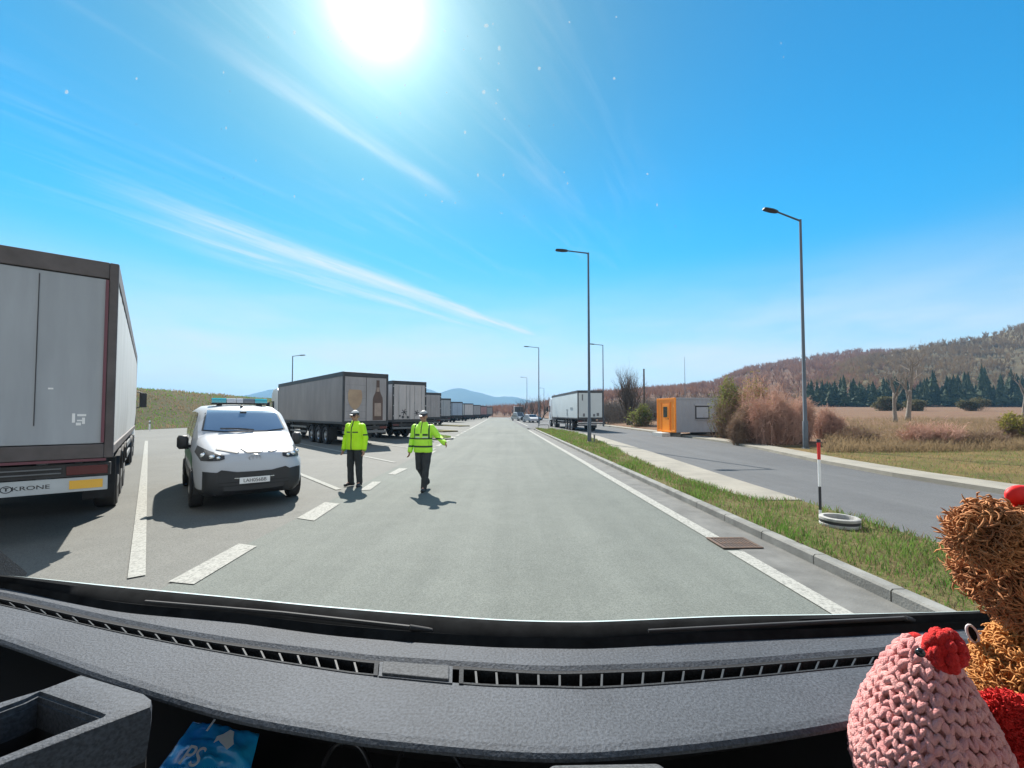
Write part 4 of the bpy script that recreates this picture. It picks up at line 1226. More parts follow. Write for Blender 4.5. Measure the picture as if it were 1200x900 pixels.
        for x, z, r in ((.82, .985, .055), (.70, .965, .05), (.60, .945, .035)):
            p_ = front(s*x, z, .024); L = MB(); L.ball(p_, (r, .02, r*.8), 12, 8); L.build('lens', mat('lens', (0.75, 0.78, 0.8), 0.06, 0.9) if 'lens' not in M else M['lens'], body, smooth=180)
        # fog lamp line
        fpatch('fog_lamp', mat('fog_chrome', (0.6, 0.62, 0.63), 0.2, 0.8), [(s*.22, .565), (s*.22, .58), (s*.34, .585), (s*.34, .570)], .034, body)
        # slots beside the emblem
        fpatch('grille_slot', M['black_plastic'], [(s*.25, 1.035), (s*.60, 1.10), (s*.62, 1.08), (s*.30, 1.015)], .035, body, th=.08)
    fpatch('grille_slot', M['black_plastic'], [(-.22, 1.085), (-.12, 1.015), (.12, 1.015), (.22, 1.085)], .035, body, th=.08)
    fpatch('lower_bumper', M['black_plastic'], [(-.84, .30), (-.84, .72), (-.62, .695), (-.55, .735), (-.30, .685), (0, .68), (.30, .685), (.55, .735), (.62, .695), (.84, .72), (.84, .30), (.5, .19), (-.5, .19)], .026, body, th=.08)  # real black bumper, drawn larger so its colour takes in the shadow below
    gr = MB()
    for z in (.44, .50):
        P = [[front(x*.1, z, .034), front(x*.1, z + .018, .034)] for x in range(-6, 7)]
        gr.rings(P, False, False, closed=False)
    gr.build('grille_bars', M['rubber'], body)
    # plate
    n0 = front(0, .53, .050)
    pl = MB(); pl.box(-.26, .26, n0.y - .006, n0.y + .006, .475, .585); po = pl.build('number_plate', M['white_plate'], body, bevel=.004)
    link('plate_lettering', text_mesh('LAH056BB', .088, .001, M['ink'], 'plate_lettering'), po, (0, n0.y - .0085, .527), (math.pi/2, 0, 0))
    # maker's oval and a small red and white shield on the bonnet
    e = MB(); c = front(0, .925, .012)
    for k in range(24):
        a0, a1 = 6.283*k/24, 6.283*(k+1)/24
        e.tube([(c.x + .10*math.cos(a0), c.y, c.z + .06*math.sin(a0)), (c.x + .10*math.cos(a1), c.y, c.z + .06*math.sin(a1))], .008, 5)
        e.tube([(c.x + .035*math.cos(a0), c.y, c.z + .055*math.sin(a0)), (c.x + .035*math.cos(a1), c.y, c.z + .055*math.sin(a1))], .006, 5)
    e.build('emblem', M['steel'], body, smooth=60)
    fpatch('bonnet_crest', mat('crest_red', (0.42, 0.05, 0.04), 0.4), [(-.06, 1.275), (.09, 1.275), (.02, 1.19), (.0, 1.19)], .004, body)
    fpatch('bonnet_crest', mat('crest_blue', (0.05, 0.08, 0.3), 0.4), [(.10, 1.275), (.13, 1.275), (.12, 1.2), (.09, 1.2)], .004, body)
    # light bar
    lb = MB(); lb.box(-.57, .57, 2.12, 2.40, 1.922, 1.955); lb.box(-.46, -.36, 2.15, 2.36, 1.87, 1.922); lb.box(.36, .46, 2.15, 2.36, 1.87, 1.922); bar = lb.build('light_bar', M['black_plastic'], root, bevel=.008)
    for x0, x1, m_ in ((-.57, -.28, 'blue'), (-.28, -.08, 'pale'), (-.08, .06, 'pale'), (.06, .30, 'dark'), (.30, .57, 'blue')):
        mm = {'blue': mat('blue_dome', (0.0, 0.36, 0.44), 0.08, spec=.8, coat=1), 'pale': mat('pale_dome', (0.5, 0.52, 0.56), 0.1, coat=1), 'dark': mat('smoked_dome', (0.10, 0.12, 0.15), 0.1, coat=1)}[m_]
        d = MB(); P = []
        for x in (x0 + .004, x1 - .004):
            P.append([(x, 2.12, 1.958), (x, 2.13, 2.02), (x, 2.17, 2.055), (x, 2.35, 2.055), (x, 2.39, 2.02), (x, 2.40, 1.958)])
        d.rings(P); d.build('lamp_dome', mm, bar, smooth=50)
    return root
M['lens'] = mat('lens', (0.75, 0.78, 0.8), 0.06, 0.9)
VY = D2R(40.4)
vf = Vector((-4.86, 8.10, 0))          # ground under the front of the nose
van(vf, VY - .02).scale = (.95, 1, 1.035)

# small vehicles parked beyond the end of the kerb
def small_car(pos, yaw, m_, label, h=1.5, L=4.2):
    root = empty('parked_car', (pos[0], pos[1], .005), yaw, label, 'car', 'vehicles parked beyond the end of the kerb')
    prof = [(0, .35), (.02, .75), (.5, .95), (1.0, 1.02), (1.55, h), (2.9, h + .02), (3.7, 1.05), (4.15, .95), (4.2, .35)]
    R_ = [[(x, q[0] * L / 4.2, .3 + (q[1] - .3) * (1 if abs(x) < .8 else .97)) for q in prof] for x in (-.88, -.72, .72, .88)]
    b = MB(); b.rings(R_); bo = b.build('body', m_, root, smooth=30)
    g = MB(); k = L / 4.2
    g.add([(-.7, 1.03*k, 1.05), (.7, 1.03*k, 1.05), (.66, 1.53*k, h - .02), (-.66, 1.53*k, h - .02)], [(0, 1, 2, 3)])
    g.v = [(x, y - .02, z) for x, y, z in g.v]; g.build('windscreen', M['glass_dark'], bo)
    r = MB(); r.add([(-.7, 3.66*k, 1.1), (.7, 3.66*k, 1.1), (.66, 2.98*k, h - .02), (-.66, 2.98*k, h - .02)], [(3, 2, 1, 0)]); r.v = [(x, y + .02, z) for x, y, z in r.v]
    r.build('rear_window', M['glass_dark'], bo)
    for s in (-1, 1):
        w_ = MB(); w_.add([(s*.885, 1.2*k, 1.0), (s*.885, 3.5*k, 1.02), (s*.86, 2.9*k, h - .08), (s*.86, 1.65*k, h - .1)], [(0, 1, 2, 3)]); w_.build('side_window', M['glass_dark'], bo)
        for y in (.8*k, 3.3*k): wheel(root, s*.80, y, s, .31, .6)
    return root
small_car(rp(6.6, 78), RYAW + .3, mat('car_white', (.36, .37, .39), .4), 'white car nearest the bend beyond the end of the kerb')
small_car(rp(7.6, 82), RYAW + .7, mat('car_dark', (0.03, 0.035, 0.04), .25, coat=1), 'dark car behind the white car beyond the end of the kerb')
small_car(rp(5.4, 97), RYAW + .4, mat('car_silver', (0.4, 0.42, 0.44), .3, .6, coat=1), 'silver van farthest off on the right side of the road', h=1.95, L=4.8)
semi('box_lorry', rp(5.6, 120), RYAW, 'dark box lorry far down the right side of the road', M['tarp_dark'], M['dark_metal'], length=7.5, detail=False, group=None, roof=3.6)
# ------------------------------------------------------------------ people
def fuse(b, mats, voxel, smooth=4, wrinkle=0.0, wscale=9.0, name='body'):
    """melts overlapping shapes into one continuous skin"""
    me = b.mesh(name, mats)
    o = bpy.data.objects.new(name, me); sc.collection.objects.link(o)
    r = o.modifiers.new('r', 'REMESH'); r.mode = 'VOXEL'; r.voxel_size = voxel; r.use_smooth_shade = True
    s = o.modifiers.new('s', 'SMOOTH'); s.factor = 0.5; s.iterations = smooth
    dg = bpy.context.evaluated_depsgraph_get()
    out = bpy.data.meshes.new_from_object(o.evaluated_get(dg))
    out.name = name
    bpy.data.objects.remove(o)
    if wrinkle:
        for v in out.vertices:
            q = v.co
            n_ = noise.noise(Vector((q.x * wscale, q.y * wscale, q.z * wscale * 0.55))) + 0.5 * noise.noise(Vector((q.x * wscale * 2.3, q.y * wscale * 2.3, q.z * wscale * 1.4 + 4)))
            v.co = q + v.normal * n_ * wrinkle
    out.polygons.foreach_set('use_smooth', [True] * len(out.polygons))
    out.update()
    return out

def ell(b, c, r, M_=None): b.ball(c, r, 16, 10, M_)

def limb(b, P, R): 
    b.tube(P, R, 12)
    for p, r in zip(P, R): b.ball(p, r, 12, 8)

def hand(b, w, d, out, curl=0.5):
    """palm and five bent fingers from wrist w along d; out = towards the thumb"""
    d = d.normalized(); out = (out - d * out.dot(d)).normalized(); n = d.cross(out)
    c = w + d * 0.055
    Mx = Matrix((out, n, d)).transposed().to_4x4(); Mx.translation = c
    b.ball((0, 0, 0), (0.042, 0.016, 0.055), 12, 8, Mx)
    for k, L in enumerate((0.072, 0.082, 0.076, 0.058)):
        base = w + d * 0.092 + out * (0.030 - 0.020 * k)
        dd = d.copy(); P = [base - d * .02, base]; p = base
        for s in range(3):
            dd = (dd + n * curl * 0.55).normalized(); p = p + dd * L / 3; P.append(p)
        b.tube(P, [.0095, .009, .0088, .008, .0065], 7)
    p = w + d * 0.03 + out * 0.035; dd = (d * 0.6 + out * 0.8).normalized(); P = [p - out * .02, p]
    for s in range(2):
        p = p + dd * 0.030; P.append(p); dd = (dd + d * .5 + n * .3).normalized()
    b.tube(P, [.013, .011, .010, .008], 7)

M['skin'] = mat('skin', (0.36, 0.20, 0.14), 0.55, var=0.12, scale=12)
M['trousers'] = mat('trousers', (0.022, 0.026, 0.028), 0.85, var=0.35, scale=7, bump=0.3, bscale=30)
M['shoe'] = mat('shoe', (0.012, 0.012, 0.013), 0.4)
M['hair'] = mat('hair', (0.05, 0.04, 0.032), 0.7, var=0.3, scale=40)

def jacket_mat(name, striped):
    m_ = bpy.data.materials.new(name); m_.use_nodes = True
    nt = m_.node_tree; nb = NB(nt); p = nt.nodes['Principled BSDF']
    v = nb.new('ShaderNodeTexCoord').outputs['Object']; x, y, z = nb.sep(v)
    ax = nb.m('ABSOLUTE', x)
    base = (0.56, 1.0, 0.012) if not striped else (0.52, 1.0, 0.06)
    f = nb.ramp(nb.noise(v, 6, 4, 0.6), .3, .7)
    col = nb.mix(f, tuple(c * .92 for c in base), base)
    front = nb.m('LESS_THAN', y, -0.02)
    def inside(a, lo, hi): return nb.m('MULTIPLY', nb.m('GREATER_THAN', a, lo), nb.m('LESS_THAN', a, hi))
    zipm = nb.m('MULTIPLY', nb.m('LESS_THAN', nb.m('ABSOLUTE', nb.m('ADD', x, -0.0)), .010 if striped else .014), front)
    if striped:
        zipm = nb.m('MULTIPLY', zipm, nb.m('GREATER_THAN', z, 1.30))
        bands = nb.m('ADD', nb.m('ADD', inside(z, 0.985, 1.025), inside(z, 1.165, 1.195)), 0.0)
        chest = nb.m('MULTIPLY', nb.m('MULTIPLY', inside(z, 1.245, 1.29), inside(ax, .035, .145)), front)
        strap = nb.m('MULTIPLY', inside(ax, .150, .178), nb.m('GREATER_THAN', z, 1.19))
        mask = nb.m('ADD', nb.m('ADD', bands, chest), nb.m('ADD', strap, zipm), clamp=True)
        refl = nb.m('MULTIPLY', nb.m('MULTIPLY', inside(z, 1.20, 1.222), inside(ax, .03, .16)), front)
        col = nb.mix(refl, col, (0.60, 0.68, 0.60))
        pk = nb.m('MULTIPLY', nb.m('MULTIPLY', inside(z, 1.02, 1.13), inside(ax, .15, .155)), front)
        mask = nb.m('ADD', mask, nb.m('MULTIPLY', pk, .5), clamp=True)
    else:
        chest = nb.m('MULTIPLY', nb.m('MULTIPLY', inside(z, 1.275, 1.305), inside(ax, .03, .16)), front)
        hem = nb.m('MULTIPLY', inside(z, .0, .885), 0.5)
        seam = nb.m('MULTIPLY', inside(z, 1.21, 1.245), nb.m('GREATER_THAN', ax, .26))
        mask = nb.m('ADD', nb.m('ADD', zipm, chest), nb.m('ADD', hem, seam), clamp=True)
    col = nb.mix(mask, col, (0.015, 0.05, 0.03))
    nt.links.new(col, p.inputs['Base Color']); p.inputs['Roughness'].default_value = .6
    bu = nb.new('ShaderNodeBump'); bu.inputs['Strength'].default_value = .5; bu.inputs['Distance'].default_value = .02
    nt.links.new(nb.noise(v, 14, 4, 0.6), bu.inputs['Height']); nt.links.new(bu.outputs[0], p.inputs['Normal'])
    # the dyed cloth lets some light through
    tr = nb.new('ShaderNodeBsdfTranslucent'); nt.links.new(col, tr.inputs['Color'])
    mx = nb.new('ShaderNodeMixShader'); mx.inputs[0].default_value = .18
    nt.links.new(p.outputs[0], mx.inputs[1]); nt.links.new(tr.outputs[0], mx.inputs[2]); nt.links.new(mx.outputs[0], nt.nodes['Material Output'].inputs['Surface'])
    return m_

def person(pos, yaw, J, label, jm, cap_m, visor_m, glasses=False, gloves=None, baton=False):
    root = empty('person', (pos[0], pos[1], 0.016), yaw, label, 'person')
    root.scale = (1.03, 1.03, 1.03)
    V = {k: Vector(v) for k, v in J.items()}
    hc = V['head']
    tilt = Matrix.Translation(hc) @ Matrix.Rotation(J_tilt.get(id(J), 0.0), 4, 'X')
    def H(p): return tuple((tilt @ Vector(p)))
    # ---- body: one skin from crown to soles
    b = MB()
    def hb(c, r): b.ball(c, r, 16, 10, tilt)
    hb((0, 0.005, 0.02), (.077, .095, .105)); hb((0, -.030, -.055), (.058, .062, .062)); hb((0, -.060, -.095), (.026, .022, .018))
    hb((0, -.096, -.012), (.014, .022, .026)); hb((0, -.086, .045), (.055, .016, .014)); hb((0, -.082, -.058), (.028, .016, .015))
    for s in (-1, 1): hb((s*.079, .01, -.005), (.010, .022, .034)); hb((s*.048, -.062, -.018), (.024, .024, .022))
    limb(b, [V['neck'], tuple(Vector(H((0, .012, -.07))))], [.058, .056])
    ell(b, tuple(V['chest']), (.165, .11, .17)); ell(b, tuple((V['chest'] + V['pelvis'])/2), (.15, .105, .2)); ell(b, tuple(V['pelvis']), (.165, .115, .12))
    for s in 'LR':
        limb(b, [V['sh'+s], V['el'+s], V['wr'+s]], [.058, .042, .028]); limb(b, [V['hip'+s], V['kn'+s], V['an'+s]], [.085, .055, .038])
        b.tube([V['an'+s], V['toe'+s]], [.038, .03], 8)
        d = V['wr'+s] - V['el'+s]; hand(b, V['wr'+s], d, Vector((0, -1, 0)) if not (baton and s == 'L') else Vector((0, -.3, 1)), .5 if not (baton and s == 'L') else .9)
    body = link('body', fuse(b, M['skin'], .0062, 3, name='body'), root)
    # ---- jacket
    b = MB(); c, pv = V['chest'], V['pelvis']
    def ring(z, rx, ry, cx, cy_): return [(cx + rx*math.copysign(abs(math.cos(a))**.8, math.cos(a)), cy_ + ry*math.copysign(abs(math.sin(a))**.8, math.sin(a)), z) for a in [6.283*k/24 for k in range(24)]]
    hem = pv.z - .10
    def mid(z): 
        t = (z - pv.z) / (c.z - pv.z); q = pv.lerp(c, t); return q.x, q.y
    b.rings([ring(hem, .212, .148, *mid(hem)), ring(hem + .06, .215, .155, *mid(hem+.06)), ring(1.1, .205, .15, *mid(1.1)), ring(1.3, .212, .155, *mid(1.3)), ring(1.40, .205, .145, *mid(1.40)), ring(1.47, .13, .11, *mid(1.45)), ring(1.555, .078, .078, V['neck'].x, V['neck'].y - .005)])
    for s in 'LR':
        sh, el, wr = V['sh'+s], V['el'+s], V['wr'+s]
        limb(b, [sh.lerp(c, .35) + Vector((0, 0, .03)), sh, el, wr.lerp(el, .0)], [.085, .088, .070, .056])
    link('jacket', fuse(b, jm, .0105, 4, .008, 9, 'jacket'), root)
    # ---- trousers
    b = MB()
    ell(b, tuple(pv + Vector((0, .01, -.02))), (.180, .128, .15))
    for s in 'LR': 
        hp, kn, an = V['hip'+s], V['kn'+s], V['an'+s]
        limb(b, [hp, hp.lerp(kn, .5), kn, kn.lerp(an, .5), an + Vector((0, 0, .0))], [.108, .098, .080, .076, .074])
    link('trousers', fuse(b, M['trousers'], .0105, 3, .010, 8, 'trousers'), root)
    for s in 'LR':
        b = MB(); an, toe = V['an'+s], V['toe'+s]; d = (toe - an); d.z = 0; d.normalize()
        heel = an - d * .065; zf = min(an.z, toe.z)
        limb(b, [Vector((heel.x, heel.y, max(zf + .004, an.z - .055) if zf < .04 and an.z < .12 else an.z - .03)), an.lerp(toe, .4) + Vector((0, 0, -.015)), toe], [.040, .044, .034]); b.tube([an + Vector((0,0,.06)), an], [.05, .05], 10)
        link('shoe', fuse(b, M['shoe'], .009, 2, name='shoe'), root)
    low = min(v.co.z for ch in root.children if ch.name.startswith('shoe') for v in ch.data.vertices)
    root.location.z = .006 - low
    # ---- cap, hair, eyes
    b = MB(); R_ = []
    for i in range(8):
        t = i / 7 * math.pi / 2; R_.append([(.086*math.cos(t)*math.cos(6.283*k/24), .006 + .104*math.cos(t)*math.sin(6.283*k/24), .052 + .085*math.sin(t)) for k in range(24)])
    b.rings([[H(p) for p in r] for r in R_], True, True); cap = b.build('cap', cap_m, root, smooth=60)
    b = MB(); R_ = []
    for k in range(11):
        a = math.pi * (1.14 + .72 * k / 10); R_.append([H((.086*math.cos(a), .006 + .104*math.sin(a), .058)), H((.092*math.cos(a), -.02 + .155*math.sin(a), .038)), H((.092*math.cos(a), -.02 + .155*math.sin(a), .032)), H((.084*math.cos(a), .006 + .100*math.sin(a), .050))])
    b.rings(R_); b.build('visor', visor_m, cap, smooth=50)
    b = MB()
    b.rings([[H((.0885*math.cos(6.283*k/24), .006 + .1065*math.sin(6.283*k/24), z)) for k in range(24)] for z in (.050, .074)], False, False); b.build('cap_band', visor_m, cap, smooth=60)
    b = MB(); R_ = []
    for z, f in ((.055, .99), (.01, 1.0), (-.035, .9)):
        R_.append([H((.084*f*math.cos(a), .012 + .100*f*math.sin(a), z)) for a in [-.25 + 3.64*k/12 for k in range(13)]])
    b.rings(R_, False, False, closed=False); b.build('hair', M['hair'], root, smooth=180)
    for s in (-1, 1):
        if not glasses:
            b = MB(); b.ball((s*.031, -.083, .018), (.013, .009, .008), 10, 6, tilt); b.build('eye', M['ink'], body, smooth=180)
    if glasses:
        b = MB()
        for s in (-1, 1): b.ball((s*.034, -.092, .016), (.031, .010, .021), 12, 8, tilt); b.tube([H((s*.062, -.088, .022)), H((s*.082, -.03, .022)), H((s*.082, .02, .02))], .003, 5)
        b.tube([H((-.012, -.099, .022)), H((.012, -.099, .022))], .004, 5); b.build('sunglasses', M['ink'], root, smooth=180)
    b = MB(); b.ball((0, -.097, -.058), (.024, .006, .005), 10, 6, tilt); b.build('mouth', mat('lips', (.22, .09, .08), .5), body, smooth=180)
    return root
J_tilt = {}

P1 = dict(pelvis=(0,0,.97), chest=(0,.005,1.30), neck=(0,.005,1.50), head=(0,-.015,1.675),
     shL=(.185,.005,1.42), elL=(.265,.02,1.14), wrL=(.275,-.03,.885), shR=(-.185,.005,1.42), elR=(-.275,.02,1.14), wrR=(-.30,-.03,.885),
     hipL=(.095,0,.93), knL=(.115,-.01,.50), anL=(.125,.02,.10), toeL=(.17,-.13,.035), hipR=(-.095,0,.93), knR=(-.115,-.01,.50), anR=(-.12,.02,.10), toeR=(-.17,-.13,.035))
P2 = dict(pelvis=(-.01,0,.97), chest=(-.01,-.01,1.30), neck=(0,-.01,1.50), head=(.01,-.035,1.675),
     shL=(.18,-.005,1.42), elL=(.36,.02,1.20), wrL=(.53,-.12,1.09), shR=(-.20,0,1.42), elR=(-.29,.05,1.14), wrR=(-.305,-.04,.90),
     hipL=(.09,0,.93), knL=(.10,-.11,.51), anL=(.055,-.12,.095), toeL=(.075,-.28,.045), hipR=(-.10,0,.93), knR=(-.085,-.02,.52), anR=(-.02,.27,.17), toeR=(-.05,.14,.05))
J_tilt[id(P1)] = 0.10; J_tilt[id(P2)] = 0.16
M['jacket_plain'] = jacket_mat('jacket_plain', False)
M['jacket_bands'] = jacket_mat('jacket_bands', True)
M['cap_white'] = mat('cap_white', (.48, .48, .46), .6, var=.08)
M['cap_grey'] = mat('cap_grey', (.30, .31, .31), .6, var=.15, scale=9)
g = gp(415.5, 570)
person(g, -.30, P1, 'man standing still in a plain fluorescent jacket and pale cap, arms at his sides', M['jacket_plain'], M['cap_white'], M['ink'], glasses=True)
g = gp(496, 575)
o = person(g, -.16, P2, 'man walking in a fluorescent jacket with dark bands, one arm held out', M['jacket_bands'], M['cap_grey'], M['ink'], baton=True)
# ------------------------------------------------------------------ street furniture
M['lamp_grey'] = mat('lamp_grey', (0.085, 0.10, 0.115), 0.5, 0.4, var=0.12, scale=1.5)
M['lamp_dark'] = mat('lamp_dark', (0.03, 0.034, 0.038), 0.5, 0.3)
def street_lamp(px, Y, top, label, arm=1.75, tilt=0.06, z=0.0, r=0.085, group='tall street lamps', side=None):
    h = zat(top, Y) - z
    root = empty('street_lamp', (at(px, Y), Y, z), RYAW if side is None else side, label, 'street lamp', group)
    b = MB(); b.lathe([(r * 1.35, -.1), (r * 1.35, 1.3), (r, 1.34), (r * .62, h)], 12); b.build('pole', M['lamp_grey'], root, smooth=50)
    b = MB(); b.tube([(0, 0, h - .06), (-.12, 0, h - .02), (-arm + .5, 0, h + tilt * arm)], [r * .55, r * .5, r * .45], 8); b.build('arm', M['lamp_grey'], root, smooth=60)
    b = MB(); M_ = Matrix.Translation((-arm + .52, 0, h + tilt * arm)) @ Matrix.Rotation(math.atan(tilt), 4, 'Y')
    b.rings([[M_ @ Vector((x, y * w, zz * hh)) for y, zz in ((-1, -.2), (-.8, .6), (.8, .6), (1, -.2), (.85, -.7), (-.85, -.7))] for x, w, hh in ((0, .06, .06), (-.08, .10, .08), (-.3, .15, .085), (-.62, .14, .07), (-.72, .10, .05))])
    b.build('lamp_head', M['lamp_dark'], root, smooth=40)
    b = MB(); b.lathe([(r * 2.1, 0), (r * 2.1, .03), (r * 1.3, .05)], 12)
    for k in range(4): b.tube([(r * 1.7 * math.cos(k * 1.571 + .78), r * 1.7 * math.sin(k * 1.571 + .78), .0), (r * 1.7 * math.cos(k * 1.571 + .78), r * 1.7 * math.sin(k * 1.571 + .78), .08)], .015, 6)
    b.build('base_plate', M['galvanised'], root)
    return root
street_lamp(690.5, 25, 294, 'tall grey street lamp on the grass verge in front of the white truck', z=.1)
street_lamp(943, 20.3, 254, 'nearest tall street lamp, standing by the red-tinted bushes', arm=1.62, tilt=.22, z=terr(at(943, 20.3), 20.3) - .02)
street_lamp(631.5, 61.5, 407, 'street lamp beyond the verge, left of the white truck cab', arm=1.95)
street_lamp(707, 57, 404, 'street lamp right behind the white truck', arm=1.65)
street_lamp(617.5, 116, 442.5, 'second farthest street lamp, small, among the leafless roadside trees', arm=1.6)
street_lamp(637.5, 150, 455, 'farthest tiny street lamp above the white truck cab', arm=1.6)
street_lamp(342, 55, 417, 'single street lamp rising behind the trailer with the beer picture', arm=1.4, side=math.pi)

p = Vector((at(755, 57), 57, 0))
root = empty('utility_pole', p, 0, 'dark wooden utility pole beside the pruned tree', 'pole')
b = MB(); b.tube([(0, 0, -.1), (0, 0, zat(433, 57))], [.16, .10], 8); b.build('pole', M['bark'], root, smooth=60)
b = MB(); b.lathe([(.13, zat(433, 57)), (.13, zat(433, 57) + .08)], 8); b.build('cap', M['bark_pale'], root)
b = MB(); X = at(803, 150); b.tube([(X, 150, terr(X, 150) - .2), (X, 150, zat(418, 150))], [.14, .05], 6)
for k in range(6): b.box(X - .14, X + .14, 149.9, 150.1, zat(418, 150) - 1.2 - 1.6*k, zat(418, 150) - 1.15 - 1.6*k)
tag(b.build('aerial_mast', M['galvanised']), 'thin radio mast standing above the dark bank behind the cabin', 'mast')

# delineator at the foot of the grass bank
p = Vector((at(176, 44.5), 44.5, bank_z(1.2, 44)))
root = empty('marker_post', p, 0, 'short white marker post at the foot of the grass bank', 'post')
b = MB(); b.rings([[(-.06, -.04, -.1), (.06, -.04, -.1), (.06, .04, -.1), (-.06, .04, -.1)], [(-.06, -.04, .85), (.06, -.04, .85), (.06, .04, .95), (-.06, .04, .95)]]); b.build('post', M['white_plate'], root)
b = MB(); b.box(-.062, .062, -.043, .043, .62, .76); b.build('black_band', M['ink'], root)

# red, white and black marker pole and the manhole ring
q = gp(961.5, 606, .1)
root = empty('marker_pole', (q.x, q.y, .098), 0, 'thin red white and black marker pole by the concrete ring', 'marker pole')
for z0_, z1_, m_ in ((-.05, .12, 'white_plate'), (.12, .50, 'ink'), (.50, .94, 'white_plate')):
    b = MB(); b.tube([(0, 0, z0_), (0, 0, z1_)], .020, 12); b.build('band', M[m_], root, smooth=60)
b = MB(); b.tube([(0, 0, .94), (0, 0, 1.22)], .024, 12); b.build('band', mat('signal_red', (0.60, 0.02, 0.02), .4), root, smooth=60)
b = MB(); b.tube([(0, 0, 1.22), (0, 0, 1.27)], .03, 12); b.build('cap', M['ink'], root, smooth=60)
q = gp(984, 616, .1)
root = empty('manhole_ring', (q.x, q.y, .095), 0, 'round concrete manhole ring painted in black and white bands on the verge', 'manhole')
b = MB(); b.lathe([(.36, 0), (.375, .02), (.375, .055), (.365, .06)], 40, cap=False); b.build('lower_band', mat('band_pale', (.36, .36, .34), .8, var=.2, scale=9), root, smooth=40)
b = MB(); b.lathe([(.365, .06), (.37, .065), (.37, .10), (.36, .105)], 40, cap=False); b.build('black_band', M['ink'], root, smooth=40)
b = MB(); b.lathe([(.36, .105), (.378, .115), (.378, .155), (.36, .165), (.295, .165), (.285, .15), (.285, .06)], 40, cap=False); b.build('rim', mat('ring_pale', (.30, .295, .275), .85, var=.25, scale=9, bump=.3), root, smooth=40)
root.scale = (.68, .68, .85)
b = MB(); b.lathe([(0, .085), (.286, .085)], 40, cap=False); b.build('cover', mat('cover_grey', (.13, .13, .13), .8, var=.3, scale=8), root)

# gully grate in the gutter
root = empty('drain_grate', rp(3.22, 5.83, .016), RYAW, 'rusty drain grate in the gutter, breaking the white edge line', 'drain')
M['rust'] = mat('rust', (.045, .036, .030), .85, col2=(.12, .065, .038), scale=14)
b = MB(); b.box(-.34, .34, -.24, -.205, 0, .012); b.box(-.34, .34, .205, .24, 0, .012); b.box(-.34, -.305, -.205, .205, 0, .012); b.box(.305, .34, -.205, .205, 0, .012); b.build('frame', M['rust'], root)
b = MB()
for k in range(11): b.box(-.29 + .058*k - .012, -.29 + .058*k + .012, -.205, .205, 0, .010)
b.box(-.305, .305, -.012, .012, 0, .0095)
b.build('bars', M['rust'], root)
root.scale = (.80, .98, 1)
b = MB(); b.box(-.305, .305, -.205, .205, -.003, .001); b.build('pit', M['ink'], root)

# grassed island on the left of the road
b = MB(); n = 36; c = rp(-4.25, 30.0); pts = [(1.0 * math.cos(6.283*k/n), 1.75 * math.sin(6.283*k/n)) for k in range(n)]
root = empty('traffic_island', c, RYAW + .35, 'small round grassed island with a pale kerb behind the walking officer', 'island')
R_ = [[(x*s_, y*s_, z) for x, y in pts] for s_, z in ((1.0, -.02), (1.0, .10), (.985, .12), (.86, .12), (.86, .09))]
b.rings(R_, False, False); b.build('kerb_ring', M['concrete'], root, smooth=30)
b = MB(); R_ = [[(x*s_, y*s_, z) for x, y in pts] for s_, z in ((.86, .09), (.6, .18), (.3, .22), (.02, .22))]
b.rings(R_, False, True); b.build('turf', M['verge_grass'], root, smooth=180)
b = MB(); rng = random.Random(3)
for i in range(900):
    a = rng.uniform(0, 6.28); q = .84 * rng.random() ** .5; x, y = math.cos(a)*q, 1.75*math.sin(a)*q; h = rng.uniform(.05, .14); l = rvec(rng)*h*.5; z = .09 + .13 * (1 - q)
    b.add([(x - .012, y, z), (x + .012, y, z), (x + l.x, y + l.y, z + h)], [(0, 1, 2)])
b.build('grass_blades', M['grass_blade'], root)
# green strips between the far bays
for k, (v0, u0, u1) in enumerate(((40.5, -4.6, -12), (57, -4.6, -14))):
    b = MB(); p0, p1 = rp(u0, v0), rp(u0, v0) + AX * 9; d = AX; r = Vector((d.y, -d.x, 0)) * .9
    b.rings([[p0 - r + Vector((0,0,-.02)), p0 + r + Vector((0,0,-.02)), p1 + r + Vector((0,0,-.02)), p1 - r + Vector((0,0,-.02))], [p0 - r*.9 + Vector((0,0,.12)), p0 + r*.9 + Vector((0,0,.12)), p1 + r*.9 + Vector((0,0,.12)), p1 - r*.9 + Vector((0,0,.12))]])
    tag(b.build('grass_strip', M['verge_grass']), kind='structure')
# bent steel hoop at the end of the kerb
q = rp(3.95, 43.2, .1)
root = empty('steel_hoop', q, RYAW, 'low bent steel hoop at the far end of the verge', 'hoop')
b = MB(); b.tube([(0, 0, -.1), (0, 0, .42), (.06, 0, .5), (.14, 0, .52), (1.0, .2, .50), (1.08, .2, .46), (1.1, .2, .38), (1.1, .2, -.1)], .03, 8); b.build('tube', M['galvanised'], root, smooth=60)
q = rp(5.35, 23.9, .1)
root = empty('marker_stub', q, 0, 'short grey stub post beside the foot of the lamp on the verge', 'post')
b = MB(); b.tube([(0, 0, -.1), (0, 0, .42)], .045, 8); b.build('post', M['galvanised'], root, smooth=60)
b = MB(); b.tube([(0, 0, .42), (0, 0, .5)], .055, 8); b.build('cap', M['concrete'], root, smooth=60)

